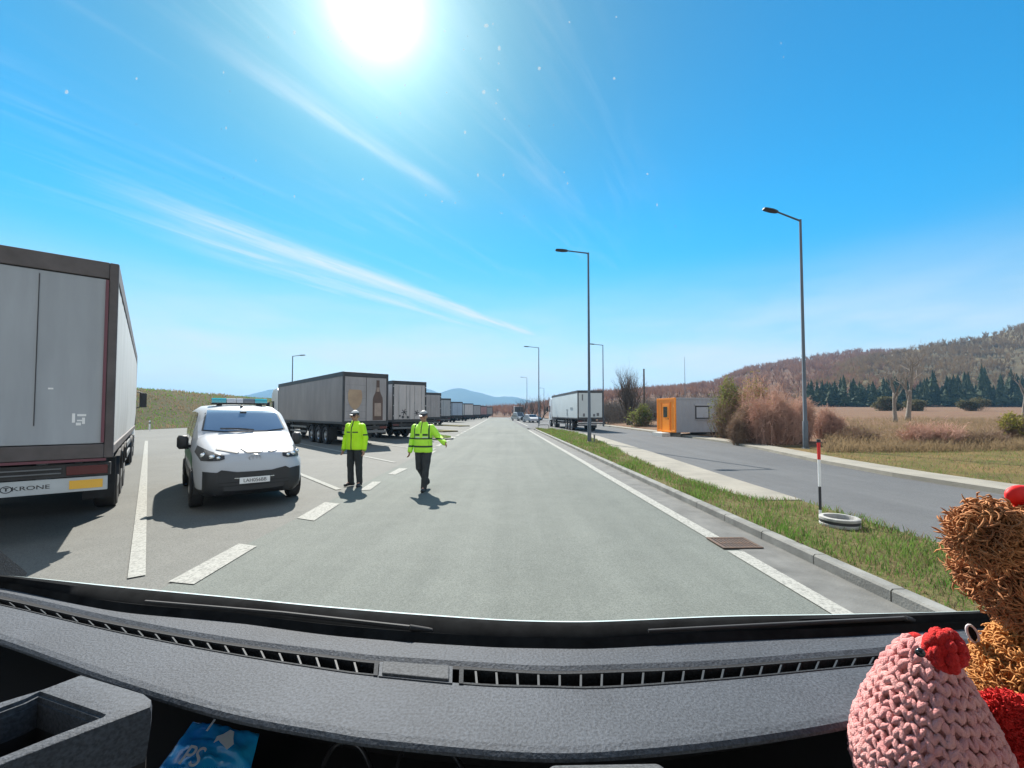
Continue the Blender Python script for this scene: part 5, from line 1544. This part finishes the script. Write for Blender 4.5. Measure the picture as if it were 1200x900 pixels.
# ------------------------------------------------------------------ site cabin
def cabin():
    yaw = D2R(14)
    c = Vector((at(791, 32), 32, 0)); zb = .33
    root = empty('site_cabin', (c.x, c.y, zb), yaw, 'grey site cabin with a bright orange end wall and door', 'cabin')
    L, Wd, H = 6.0, 2.4, 2.62
    grey = mat('cabin_grey', (.30, .31, .34), .5, var=.06, scale=1.2)
    org = mat('cabin_orange', (.95, .28, .012), .42, var=.04)
    b = MB()      # ribbed long walls
    for y, s in ((0.03, -1), (Wd - .03, 1)):
        n = 60; P = []
        for i in range(n + 1):
            x = .1 + (L - .2) * i / n; o_ = .012 if i % 4 in (1, 2) else 0
            P.append([(x, y + s * o_, .12), (x, y + s * o_, H - .14)])
        b.rings(P, False, False, closed=False)
    b.box(L - .05, L - .03, .1, Wd - .1, .12, H - .14)
    b.build('wall', grey, root)
    b = MB(); b.box(0.03, .05, .1, Wd - .1, .12, H - .14); b.build('end_wall', org, root)
    f = MB()
    for x in (L - .1,):
        for y in (0, Wd - .1): f.box(x, x + .1, y, y + .1, .0, H)
    f.box(.1, L - .1, 0, .1, H - .14, H); f.box(.1, L - .1, Wd - .1, Wd, H - .14, H); f.box(.1, L - .1, 0, .1, 0, .12); f.box(.1, L - .1, Wd - .1, Wd, 0, .12)
    f.build('frame', grey, root, bevel=.01)
    f = MB()
    for y in (0, Wd - .1): f.box(0, .1, y, y + .1, 0, H)
    f.box(0, .1, .1, Wd - .1, H - .16, H); f.box(0, .1, .1, Wd - .1, 0, .14); f.build('end_frame', org, root, bevel=.01)
    r = MB(); r.box(.06, L - .06, .06, Wd - .06, H - .05, H - .01); r.build('roof', grey, root)
    d = MB(); d.box(.005, .028, .75, 1.70, .15, 2.15); do = d.build('door', org, root, bevel=.01)
    h = MB(); h.box(-.04, .004, .82, .90, 1.02, 1.05); h.build('handle', M['ink'], do)
    w_ = MB(); w_.box(-.012, .004, 1.0, 1.5, 1.15, 1.95); w_.build('window', M['glass_dark'], do)
    for y in (.62, 1.78):
        e = MB(); e.box(-.006, .029, y - .03, y + .03, .15, 2.3); e.build('door_frame', mat('orange_deep', (.70, .18, .01), .45), root)
    w_ = MB(); w_.box(1.75, 3.0, -.004, .03, 1.02, 2.02); wo = w_.build('window', M['ink'], root)
    g = MB(); g.box(1.85, 2.90, -.012, -.006, 1.12, 1.92); g.build('shutter', mat('shutter_grey', (.36, .38, .42), .5, var=.08), wo)
    s_ = MB(); s_.box(1.70, 3.05, -.06, -.005, 2.03, 2.17); s_.build('shutter_box', mat('shutter_box', (.36, .37, .40), .5), wo)
    s_ = MB(); s_.box(1.72, 3.03, -.05, -.005, .96, 1.01); s_.build('sill', grey, wo)
    for x in (0.3, 2.9, 5.5):
        b = MB(); b.box(x, x + .3, .2, Wd - .2, -.36, -.001); b.build('foundation', M['concrete'], root)
    st = MB(); st.box(-.75, -.02, .6, 1.9, -.33, -.05); st.build('step', mat('step_pale', (.55, .54, .5), .8, var=.1), root)
cabin()
# ------------------------------------------------------------------ the cab the picture is taken from
cab = empty('vehicle_cab', (0, .5, 1.0), 0, 'dark grey dashboard with long air vents and the cab around it', 'vehicle cab')
OFF = -Vector((0, .5, 1.0))
def grain(name, c, rough=.55, sc_=330, st=.55, spec=.35):
    m_ = bpy.data.materials.new(name); m_.use_nodes = True
    nt = m_.node_tree; nb = NB(nt); p = nt.nodes['Principled BSDF']
    v = nb.new('ShaderNodeTexCoord').outputs['Object']
    h = nb.noise(v, sc_, 2, .5); h2 = nb.noise(v, sc_ * 2.3, 2, .5)
    f = nb.ramp(h, .35, .65); d = nb.ramp(nb.noise(v, 7, 5, .6), .35, .7, .85, 1.2)
    col = nb.mix(f, tuple(k * .72 for k in c), tuple(k * 1.25 for k in c))
    mm = nb.new('ShaderNodeVectorMath', operation='SCALE'); nt.links.new(col, mm.inputs[0]); nt.links.new(d, mm.inputs['Scale']); nt.links.new(mm.outputs[0], p.inputs['Base Color'])
    p.inputs['Roughness'].default_value = rough; p.inputs['Specular IOR Level'].default_value = spec
    bu = nb.new('ShaderNodeBump'); bu.inputs['Strength'].default_value = st; bu.inputs['Distance'].default_value = .0015
    nt.links.new(nb.m('ADD', h, nb.m('MULTIPLY', h2, .5)), bu.inputs['Height']); nt.links.new(bu.outputs[0], p.inputs['Normal'])
    return m_
M['dash'] = grain('dash', (.056, .063, .074), .68, spec=.2, st=.5, sc_=320)
M['dash_dark'] = grain('dash_dark', (.022, .024, .027), .7, spec=.15)
M['dash_light'] = grain('dash_light', (.075, .078, .082), .75, spec=.15, st=.3)
M['cavity_shade'] = mat('cavity_shade', (.006, .006, .007), .8, var=.2)  # near-black colour puts the shade of the dash hollows into the material
M['glossy_black'] = mat('glossy_black', (.012, .012, .013), .16)
M['seal_black'] = mat('seal_black', (.013, .0135, .014), .95, var=.4, scale=30, spec=.03)

cA = [(-160,668),(0,678),(133,691),(267,704),(400,717),(567,730),(640,733),(700,733),(848,727),(973,725),(1115,722),(1200,719),(1380,712)]
cB = [(-160,664),(0,689),(133,716),(267,729),(400,746),(567,758),(640,760),(700,760),(848,752),(973,747),(1056,742),(1200,733),(1380,718)]
cC = [(-160,668),(0,698),(133,728),(267,752),(400,769),(433,773),(567,782),(640,786),(700,785),(848,779),(973,769),(1036,764),(1200,748),(1380,726)]
cV0 = [(x, y + 5) for x, y in cC]
cV1 = [(-160,677),(0,708),(133,739),(267,765),(400,786),(433,790),(567,802),(640,804),(700,805),(848,795),(973,783),(1036,777),(1200,759),(1380,735)]
cE = [(-160,700),(0,750),(133,797),(267,837),(400,862),(433,867),(567,880),(640,884),(700,883),(807,874),(900,862),(994,846),(1100,822),(1200,797),(1380,755)]
def cur(c, x):
    for (a, ya), (e, ye) in zip(c, c[1:]):
        if a <= x <= e:
            i = c.index((a, ya)); p0 = c[max(i-1, 0)]; p3 = c[min(i+2, len(c)-1)]
            t = (x - a) / (e - a); m0 = (ye - p0[1]) / max(1e-6, e - p0[0]) * (e - a); m1 = (p3[1] - ya) / max(1e-6, p3[0] - a) * (e - a)
            return (2*t**3-3*t*t+1)*ya + (t**3-2*t*t+t)*m0 + (-2*t**3+3*t*t)*ye + (t**3-t*t)*m1
    return c[0][1] if x < c[0][0] else c[-1][1]
ZD = 1.50
NX = 132
XS = [-150 + 1520 * k / NX for k in range(NX + 1)]
def dp(c, x, z=ZD, dy=0.0, dz=0.0):
    p = gp(x, cur(c, x), z); p.y += dy; p.z += dz; return p
# dashboard pad with a groove, the vent channel and the rolled front lip
b = MB()
rows = []
for x in XS:
    B, C, V0, V1, E = dp(cB, x), dp(cC, x), dp(cV0, x), dp(cV1, x), dp(cE, x)
    q = [B + Vector((0, .02, -.03)), B, C + Vector((0, .010, 0)), C + Vector((0, .004, -.003)), C + Vector((0, 0, -.004)), V0 + Vector((0, .003, -.001))]
    q += [V1 + Vector((0, -.001, 0)), V1.lerp(E, .35), V1.lerp(E, .7), E + Vector((0, .010, .0)), E + Vector((0, .003, -.0012)), E + Vector((0, .0, -.004)), E + Vector((0, .0, -.007)), E + Vector((0, .004, -.010)), E + Vector((0, .014, -.012)), E + Vector((0, .07, -.024))]
    rows.append(q)
n0 = 6
for i in range(len(rows) - 1):
    for j in range(len(rows[0]) - 1):
        if j == 5: continue           # the vent channel is open here
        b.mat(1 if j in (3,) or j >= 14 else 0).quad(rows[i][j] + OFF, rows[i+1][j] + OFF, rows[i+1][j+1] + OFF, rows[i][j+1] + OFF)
dash = b.build('dashboard', [M['dash'], M['cavity_shade']], cab, smooth=55)
b = MB()
for i in range(len(rows) - 1):
    ch = [[r[5], r[5] + Vector((0, 0, -.018)), r[6] + Vector((0, 0, -.018)), r[6]] for r in (rows[i], rows[i+1])]
    for j in range(3): b.quad(ch[0][j] + OFF, ch[1][j] + OFF, ch[1][j+1] + OFF, ch[0][j+1] + OFF)
b.build('vent_channel', M['cavity_shade'], dash)
def vrow(x): return dp(cV0, x) + Vector((0, .003, -.001)), dp(cV1, x) + Vector((0, -.001, 0))
def strip(x0, x1, f0, f1, z0, z1, n=40):
    """bar running along the vent between fractions f0, f1 of its width"""
    R_ = []
    for k in range(n + 1):
        a, c = vrow(x0 + (x1 - x0) * k / n); u, w = a.lerp(c, f0), a.lerp(c, f1)
        R_.append([u + OFF + Vector((0, 0, z1)), w + OFF + Vector((0, 0, z1)), w + OFF + Vector((0, 0, z0)), u + OFF + Vector((0, 0, z0))])
    return R_
def vent(x0, x1, step):
    b = MB()
    b.rings(strip(x0, x1, -.10, .02, -.012, .0008)); b.rings(strip(x0, x1, .96, 1.08, -.012, .0008))
    for xa, xb in ((x0 - 5, x0), (x1, x1 + 5)): b.rings(strip(xa, xb, -.10, 1.10, -.012, .0015, 2))
    f = b.build('vent_frame', M['dash_dark'], dash)
    b = MB(); x = x0 + step * .6
    while x < x1 - 4:
        s_ = .9 + .1 * abs(x - 600) / 600; a, c = vrow(x); sk = .012 * (x - 640) / 600
        for (p, q) in ((a, c),):
            w = Vector((.0012, 0, 0)); d = Vector((-sk, 0, 0)); u0, u1 = p.lerp(q, .04) - d*.5, p.lerp(q, .92) + d*.5
            b.rings([[u0 - w + OFF, u0 + w + OFF, u0 + w + OFF + Vector((0,0,-.014)), u0 - w + OFF + Vector((0,0,-.014))], [u1 - w + OFF, u1 + w + OFF, u1 + w + OFF + Vector((0,0,-.014)), u1 - w + OFF + Vector((0,0,-.014))]])
        x += step * (1 - .28 * abs(x - 640) / 640)
    b.build('vent_slats', mat('slat_grey', (.032, .035, .038), .55, spec=.2), f)
vent(-140, 438, 25)
vent(543, 1360, 25)
b = MB(); b.rings(strip(448, 526, -.02, 1.02, -.014, .004, 8)); b.build('cover_plate', M['dash_light'], dash, bevel=.0012)
b = MB(); b.rings(strip(444, 530, -.12, 1.12, -.016, .0012, 8)); b.build('plate_surround', M['dash'], dash)
# seal and cowl at the foot of the windscreen
b = MB(); R_ = []
for x in XS:
    A, B = dp(cA, x, 1.505), dp(cB, x)
    R_.append([B + OFF + Vector((0, .0, -.002)), B.lerp(A, .18) + OFF + Vector((0, 0, .008)), B.lerp(A, .4) + OFF + Vector((0, 0, .001)), B.lerp(A, .62) + OFF + Vector((0, 0, .010)), B.lerp(A, .9) + OFF + Vector((0, 0, .008)), A + OFF + Vector((0, 0, .0)), A + OFF + Vector((0, .01, -.05))])
b.rings(R_, False, False, closed=False); b.build('windscreen_seal', M['seal_black'], cab, smooth=50)
b = MB(); R_ = []
for x in XS:
    A = dp(cA, x, 1.508); R_.append([A + OFF + Vector((0, .0, .004)), A + OFF + Vector((0, .007, .003)), A + OFF + Vector((0, .007, -.006)), A + OFF + Vector((0, 0, -.006))])
b.rings(R_); b.build('glass_edge', mat('glass_edge', (.50, .58, .56), .25, .0, spec=.8), cab, smooth=40)
for P in (((170, 702), (330, 716), (480, 733)), ((760, 737), (900, 730), (1060, 722))):
    b = MB(); q = [gp(x, y + 6, 1.508) + OFF + Vector((0, .0, .004)) for x, y in P]; b.tube(q, [.0022, .0028, .003], 6); b.tube([q[2], q[2] + Vector((.03, .01, -.010))], .004, 8)
    b.build('wiper', M['rubber'], cab, smooth=60)
# windscreen: clear glass, leaning back to the roof
b = MB(); R_ = []
for x in XS[::4]:
    A = dp(cA, x, 1.505) + Vector((0, .006, 0)); T = Vector((A.x * 1.02, .17, 2.32)); R_.append([A.lerp(T, k / 6) + OFF + Vector((0, .05 * math.sin(math.pi * k / 6), 0)) for k in range(7)])
b.rings(R_, False, False, closed=False); scr = b.build('windscreen', clear_mat('clear_glass'), cab, smooth=180)
# specks of dirt on the glass, lit from behind
dm = bpy.data.materials.new('dirt_speck'); dm.use_nodes = True; nt = dm.node_tree; nt.nodes.remove(nt.nodes['Principled BSDF'])
tr = nt.nodes.new('ShaderNodeBsdfTranslucent'); tr.inputs[0].default_value = (.30, .32, .33, 1); tp = nt.nodes.new('ShaderNodeBsdfTransparent'); mx = nt.nodes.new('ShaderNodeMixShader'); mx.inputs[0].default_value = .5
nt.links.new(tp.outputs[0], mx.inputs[1]); nt.links.new(tr.outputs[0], mx.inputs[2]); nt.links.new(mx.outputs[0], nt.nodes['Material Output'].inputs['Surface'])
def on_glass(px, py):
    r = ray(px, py); 
    for k in range(400):
        t = .3 + k * .002; p = Vector((0, 0, CH)) + r * t
        A = dp(cA, min(max(px, -140), 1360), 1.505); f = (p.z - 1.505) / (2.32 - 1.505); yy = A.y + (.17 - A.y) * f + .05 * math.sin(math.pi * min(1, max(0, f)))
        if p.y >= yy - .006: return p
    return p
b = MB(); rng = random.Random(77)
sp = [(78,108,1.6),(265,150,1.2),(570,30,1.8),(585,57,2.0),(567,108,1.6),(632,80,1.5),(770,240,1.3),(545,155,1.3),(425,210,1.1),(345,230,1.3),(262,85,1.2),(300,188,1.0),(560,205,1.6),(590,205,1.3),(345,38,1.8),(665,215,1.0),(720,92,1.1),(160,92,1.0)]
sp += [(rng.gauss(520, 160), rng.uniform(5, 270), rng.uniform(.4, .9)) for k in range(45)]
for px, py, s in sp:
    p = on_glass(px, py) + OFF; a = rng.uniform(0, 3.14); s *= .0012; k = rng.uniform(.4, 1)
    P = [p + Vector((math.cos(a + 6.283*j/7) * s * k * rng.uniform(.7, 1.1), 0, math.sin(a + 6.283*j/7) * s * rng.uniform(.7, 1.2))) for j in range(7)]
    b.add(P, [tuple(range(7))])
tag(b.build('dust', dm, scr), kind='stuff')
# binnacle on the left with its tray
out_ = [(-90,846),(-40,835),(0,823),(50,808),(95,791),(168,813),(177,820),(176,828),(90,861),(0,896),(-90,931)]
inn_ = [(-90,858),(-40,844),(0,831),(30,820),(46,812),(112,835),(119,838),(116,841),(60,862),(0,886),(-90,921)]
ZB = 1.522
O_ = [gp(x, y, ZB) + OFF for x, y in out_]; I_ = [gp(x, y, ZB) + OFF for x, y in inn_]
cen = sum(I_, Vector()) / len(I_); oc = sum(O_, Vector()) / len(O_)
def off(P, c, k, z): return [c + (p - c) * k + Vector((0, 0, z)) for p in P]
b = MB()
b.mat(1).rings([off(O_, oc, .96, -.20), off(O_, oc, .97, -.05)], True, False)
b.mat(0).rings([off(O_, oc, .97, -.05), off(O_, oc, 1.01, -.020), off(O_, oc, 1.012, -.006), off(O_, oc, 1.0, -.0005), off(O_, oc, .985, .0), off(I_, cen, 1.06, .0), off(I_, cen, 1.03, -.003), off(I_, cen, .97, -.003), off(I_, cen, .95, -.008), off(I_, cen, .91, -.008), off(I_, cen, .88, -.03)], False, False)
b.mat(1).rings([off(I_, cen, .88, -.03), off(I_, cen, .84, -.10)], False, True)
b.build('instrument_hood', [M['dash'], M['cavity_shade']], cab, smooth=40)
# hollow under the pad, shelves, console top
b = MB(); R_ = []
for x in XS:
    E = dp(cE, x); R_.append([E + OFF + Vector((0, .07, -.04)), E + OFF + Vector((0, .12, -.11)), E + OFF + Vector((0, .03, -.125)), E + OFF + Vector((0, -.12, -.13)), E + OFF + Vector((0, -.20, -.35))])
b.rings(R_, False, False, closed=False); b.build('storage_shelf', M['cavity_shade'], cab, smooth=30)
def panel(nm, pts, z, h, m_, bev=.004):
    b = MB(); P = [gp(x, y, z) + OFF for x, y in pts]
    b.rings([[p + Vector((0, 0, -h)) for p in P], P]); return b.build(nm, m_, cab, bevel=bev)
panel('console_top', [(630,910),(646,894),(772,892),(788,905),(800,960),(620,960)], 1.503, .06, M['dash_light'])
# shell of the cab: roof, back wall, sides below the windows, pillars, nose below the glass
b = MB()
def bx(x0, x1, y0, y1, z0, z1): b.box(x0, x1, y0 - .5, y1 - .5, z0 - 1, z1 - 1)
bx(-1.08, 1.08, -1.7, .15, 2.32, 2.40); bx(-1.08, 1.08, -1.75, -1.70, .5, 2.40); bx(-1.08, 1.08, -1.7, .9, .45, .5)
for s in (-1, 1): bx(s*1.05 - .03, s*1.05 + .03, -1.7, .70, .5, 1.48)
b.build('cab_shell', mat('cab_lining', (.42, .42, .40), .9, var=.1), cab)
for s in (-1, 1):
    b = MB(); b.tube([Vector((s*1.03, .86, 1.45)) + OFF, Vector((s*1.02, .14, 2.34)) + OFF], .05, 8); b.build('pillar', M['dash_dark'], cab)
b = MB(); R_ = []
for x in XS[::3]:
    A = dp(cA, x, 1.505); R_.append([A + OFF + Vector((0, .012, -.05)), A + OFF + Vector((0, .10, -.18)), A + OFF + Vector((0, .30, -.55)), A + OFF + Vector((0, .32, -1.1))])
b.rings(R_, False, False, closed=False); b.build('nose_panel', M['white_paint'], cab, smooth=50)

# ------------------------------------------------------------------ things in the cab
# soft blue pack pushed under the pad
M['pack_blue'] = mat('pack_blue', (.010, .22, .80), .22, col2=(.02, .50, .95), scale=26, coat=.8, spec=.6)
root_p = gp(248, 878, 1.41)
root = empty('wipes_packet', root_p, 0, 'shiny blue plastic packet with white marks tucked under the dashboard edge', 'packet')
cs = [gp(226, 846, 1.425), gp(304, 860, 1.425), gp(286, 932, 1.395), gp(172, 920, 1.395)]
def pk(u, v): return cs[0].lerp(cs[1], u).lerp(cs[3].lerp(cs[2], u), v)
b = MB(); T_, Bm = [], []
N = 22
for i in range(N + 1):
    rt, rb = [], []
    for j in range(N + 1):
        u, v = j / N, i / N; p = pk(u, v); e = (max(0, math.sin(math.pi*u)) * max(0, math.sin(math.pi*v))) ** .45
        w_ = noise.fractal(Vector((u * 4, v * 5, 2)), .8, 2, 4) * .0045 * (0.3 + e)
        rt.append(p - root_p + Vector((0, 0, .012 * e + w_))); rb.append(p - root_p + Vector((0, 0, -.012 * e)))
    T_.append(rt); Bm.append(rb)
b.rings(T_, False, False, closed=False); b.rings([list(reversed(r)) for r in Bm], False, False, closed=False)
b.build('wrapper', M['pack_blue'], root, smooth=180)
M['pack_white'] = mat('pack_white', (.75, .80, .85), .35)
def on_pack(u, v, h=.003):
    i, j = min(N, max(0, round(v * N))), min(N, max(0, round(u * N))); return T_[i][j] + Vector((0, 0, h))
ux = (cs[1] - cs[0]).normalized(); uy = (cs[0] - cs[3]).normalized(); un = ux.cross(uy)
def deco(nm, me, u, v, s=1.0):
    o = link(nm, me, root); o.matrix_local = Matrix.Translation(on_pack(u, v)) @ Matrix((ux, uy, un)).transposed().to_4x4() @ Matrix.Scale(s, 4); return o
deco('lettering', text_mesh('PS', .026, .0004, M['pack_white'], 'lettering'), .36, .74)
b = MB()
pts = [(-.011,-.004),(-.012,.002),(-.006,.005),(-.001,.010),(.005,.009),(.009,.003),(.014,-.002),(.010,-.008),(.003,-.005),(-.003,-.003),(-.007,-.001)]
b.poly(pts, 0, .0006); deco('white_emblem', b.mesh('white_emblem', M['pack_white']), .63, .42)
b = MB()
for s in (0,): b.box(-.0012, .0012, -.006, .006, 0, .0006)
deco('white_mark', b.mesh('white_mark', M['pack_white']), .35, .20)

# black cable loops
def cable(pts, label, r=.0026):
    q = [gp(x, y, 1.425) for x, y in pts]; P = []
    for i in range(len(q) - 1):
        a, c, d, e = q[max(i-1, 0)], q[i], q[i+1], q[min(i+2, len(q)-1)]
        for k in range(6):
            t = k / 6; P.append(.5 * ((2*c) + (d-a)*t + (2*a-5*c+4*d-e)*t*t + (-a+3*c-3*d+e)*t*t*t))
    b = MB(); b.tube([p + Vector((0, 0, .02 * math.sin(math.pi * i / len(P)))) for i, p in enumerate(P)], r, 8)
    tag(b.build('cable', mat('cable_black', (.03, .03, .032), .2), smooth=180), label, 'cable')
cable([(372, 930), (380, 908), (394, 894), (414, 892), (430, 902), (442, 930)], 'smaller thin black cable loop at the bottom edge of the dashboard')
cable([(462, 930), (468, 902), (482, 889), (506, 887), (532, 898), (556, 930)], 'larger thin black cable loop at the bottom edge of the dashboard')

# pink knitted hen
M['yarn_pink'] = mat('yarn_pink', (.74, .26, .25), .85, col2=(.86, .40, .36), scale=60, sheen=.25, bump=.6, bscale=900)
M['yarn_red'] = mat('yarn_red', (.62, .006, .006), .8, col2=(.80, .018, .014), scale=50, sheen=.0, bump=.6, bscale=900)
hp = gp(1072, 920, 1.455); hp = Vector((at(1081, .385), .385, 1.451))
hen = empty('knitted_hen', hp, 0, 'pink knitted toy hen with a red comb in front of the brown teddy', 'soft toy')
prof = [(.0, .030), (.01, .049), (.025, .0575), (.045, .0585), (.065, .0545), (.085, .047), (.105, .038), (.125, .028), (.142, .017), (.152, .004)]
def hr(z):
    for (z0, r0), (z1, r1) in zip(prof, prof[1:]):
        if z0 <= z <= z1: return r0 + (r1 - r0) * (z - z0) / (z1 - z0)
    return .003
def axis(z): return Vector((-.004 + .004 * z / .15, 0.008 * (z / .15), z))
rng = random.Random(4)
b = MB()
b.rings([[axis(z) + Vector((math.cos(6.283*k/28) * (r - .003), math.sin(6.283*k/28) * (r - .003), 0)) for k in range(28)] for z, r in prof])
z = .004; row = 0
while z < .150:
    r = hr(z); n = max(5, round(6.283 * r / .0090)); slope = (hr(min(.152, z + .004)) - hr(max(0, z - .004))) / .008
    for k in range(n):
      for sd in (-1, 1):
        a = 6.283 * (k + .27 * sd + .35 * (row % 2) + rng.uniform(-.07, .07)) / n
        c = axis(z + rng.uniform(-.0012, .0012)) + Vector((math.cos(a) * r, math.sin(a) * r, 0))
        nn = Vector((math.cos(a), math.sin(a), -slope)).normalized(); t = Vector((-math.sin(a), math.cos(a), 0)); up = nn.cross(t)
        if up.z < 0: up = -up; t = -t
        roll = sd * rng.uniform(.40, .70)
        t2 = t * math.cos(roll) + up * math.sin(roll); u2 = up * math.cos(roll) - t * math.sin(roll)
        Mx = Matrix((t2, nn, u2)).transposed().to_4x4(); Mx.translation = c
        s = rng.uniform(.85, 1.12)
        b.ball((0, 0, 0), (.0031 * s, .0036, .0066 * s), 9, 7, Mx)
    z += .0084 if r > .02 else .007; row += 1
for i, p in enumerate(b.v):
    q = Vector(p); d = noise.noise_vector(q * 380) * .0011 + noise.noise_vector(q * 110) * .0014; b.v[i] = (p[0] + d.x, p[1] + d.y, p[2] + d.z)
b.v = [(p[0]*.92, p[1]*.92, p[2]*.97) for p in b.v]
b.build('body', M['yarn_pink'], hen, smooth=180)
b = MB()
cc = Vector((at(1098, .345), .345, zat(756, .345))) - hp
for k in range(70):
    v = rvec(rng); b.ball(cc + Vector((v.x * .0105, v.y * .009, v.z * .0125)), (rng.uniform(.003, .0048), rng.uniform(.003, .0048), rng.uniform(.0035, .006)), 7, 5)
b.ball(cc, (.0105, .009, .0125), 10, 8)
b.build('comb', M['yarn_red'], hen, smooth=180)
b = MB(); e = Vector((at(1069, .336), .336, zat(759, .336))) - hp; b.ball(e, (.0036, .0028, .0034), 12, 8); b.build('eye', M['glossy_black'], hen, smooth=180)
b = MB(); e = Vector((at(1064, .40), .40, zat(741, .40))) - hp; b.ball(e, (.006, .005, .0035), 8, 6); b.build('beak', M['yarn_red'], hen, smooth=180)

# shaggy brown teddy
def fur(b, c, rad, n, L, w, rng, gate=None, curl=.9, down=0.5, seg=4):
    for i in range(n):
        v = rvec(rng); p = Vector((c[0] + v.x * rad[0], c[1] + v.y * rad[1], c[2] + v.z * rad[2]))
        if gate and not gate(p): continue
        nrm = Vector((v.x / rad[0], v.y / rad[1], v.z / rad[2])).normalized()
        fl = noise.noise_vector(p * 24); tg = fl - nrm * fl.dot(nrm) + Vector((0, 0, -.12)); d = (nrm * .7 + tg.normalized() * .8 + rvec(rng) * .3).normalized(); ax = rvec(rng); l = L * rng.uniform(.6, 1.25); P = [p - nrm * .004]; q = p
        for s in range(seg):
            d = (d + ax.cross(d) * curl * .35 + Vector((0, 0, -down * .22)) + rvec(rng) * .12).normalized(); q = q + d * l / seg; P.append(q)
        ww = w * rng.uniform(.75, 1.2); b.tube(P, [ww * .9] + [ww] * (seg - 1) + [ww * .35], 4, caps=False)
M['fur_brown'] = mat('fur_brown', (.24, .095, .045), .85, col2=(.56, .26, .11), scale=55, spec=.2)
M['fur_gold'] = mat('fur_gold', (.36, .15, .05), .8, col2=(.62, .29, .09), scale=55, spec=.2)
M['felt_red'] = mat('felt_red', (.75, .008, .006), .6, var=.08)
hc = Vector((at(1205, .45), .45, zat(660, .45)))
tb = Vector((hc.x + .01, .45, 1.455))
ted = empty('teddy_bear', tb, 0, 'shaggy brown teddy bear with a red bow at the right edge of the dashboard', 'soft toy')
rng = random.Random(19)
def loc(v): return Vector(v) - tb
b = MB(); h0 = loc(hc); b.ball(h0, (.053, .051, .055), 16, 12); fur(b, h0, (.054, .052, .056), 8500, .022, .00088, rng, curl=2.0, seg=6); b.build('head', M['fur_brown'], ted, smooth=180)
ec = loc(Vector((at(1152, .41), .41, zat(622, .41))))
b = MB(); b.ball(ec, (.024, .014, .024), 12, 8); fur(b, ec, (.022, .015, .023), 2100, .019, .00088, rng, curl=2.0, seg=6); b.build('ear', M['fur_brown'], ted, smooth=180)
e2 = loc(Vector((at(1262, .43), .43, zat(610, .43))))
b = MB(); b.ball(e2, (.024, .014, .024), 12, 8); fur(b, e2, (.024, .016, .025), 500, .014, .0014, rng, curl=1.4); b.build('ear', M['fur_brown'], ted, smooth=180)
bc = Vector((.000, .0, .058))
b = MB(); b.ball(bc, (.054, .048, .062), 16, 12); fur(b, bc, (.055, .049, .063), 7000, .019, .00088, rng, curl=2.6, seg=6); b.build('torso', M['fur_gold'], ted, smooth=180)
mz = loc(Vector((at(1130, .47), .47, zat(738, .47))))
dx_ = Vector((.42, 0, -.9)); sx_ = Vector((.9, -.2, .42)).normalized()
b = MB(); b.tube([mz + dx_ * .0105 * math.cos(6.283*k/16) + sx_ * .0045 * math.sin(6.283*k/16) for k in range(17)], .0012, 6); m_ = b.build('muzzle', mat('muzzle_white', (.62, .55, .55), .7), ted, smooth=180)
b = MB(); Mx = Matrix((sx_, Vector((0, 1, 0)), dx_)).transposed().to_4x4(); Mx.translation = mz + Vector((0, .002, 0)); b.ball((0, 0, 0), (.0042, .003, .0098), 12, 8, Mx); b.build('nose', M['seal_black'], m_, smooth=180)
# felt bow on the head
b = MB(); o0 = loc(Vector((at(1206, .45), .45, zat(582, .45))))
for s in (-1, 1): b.ball(o0 + Vector((s * .013, 0, .002)), (.016, .007, .011), 14, 10)
b.ball(o0 + Vector((0, -.004, -.002)), (.008, .007, .008), 12, 8); b.ball(o0 + Vector((-.004, .0, -.012)), (.018, .006, .006), 10, 8)
me = fuse(b, M['felt_red'], .0012, 6, name='head_bow'); link('head_bow', me, ted)
# fluffy red neck bow with tails
b = MB(); k0 = loc(Vector((at(1162, .385), .385, zat(832, .385))))
for dx, dz, rx, rz in ((-.004, .010, .013, .010), (.010, .011, .011, .010), (.002, -.006, .015, .016), (-.006, -.030, .012, .018), (.018, -.032, .013, .018), (.004, -.018, .012, .012)):
    c = k0 + Vector((dx, 0, dz)); b.ball(c, (rx, .009, rz), 12, 8); fur(b, c, (rx, .009, rz), 700, .0055, .0007, rng, curl=1.0, seg=3)
b.build('neck_bow', M['yarn_red'], ted, smooth=180)
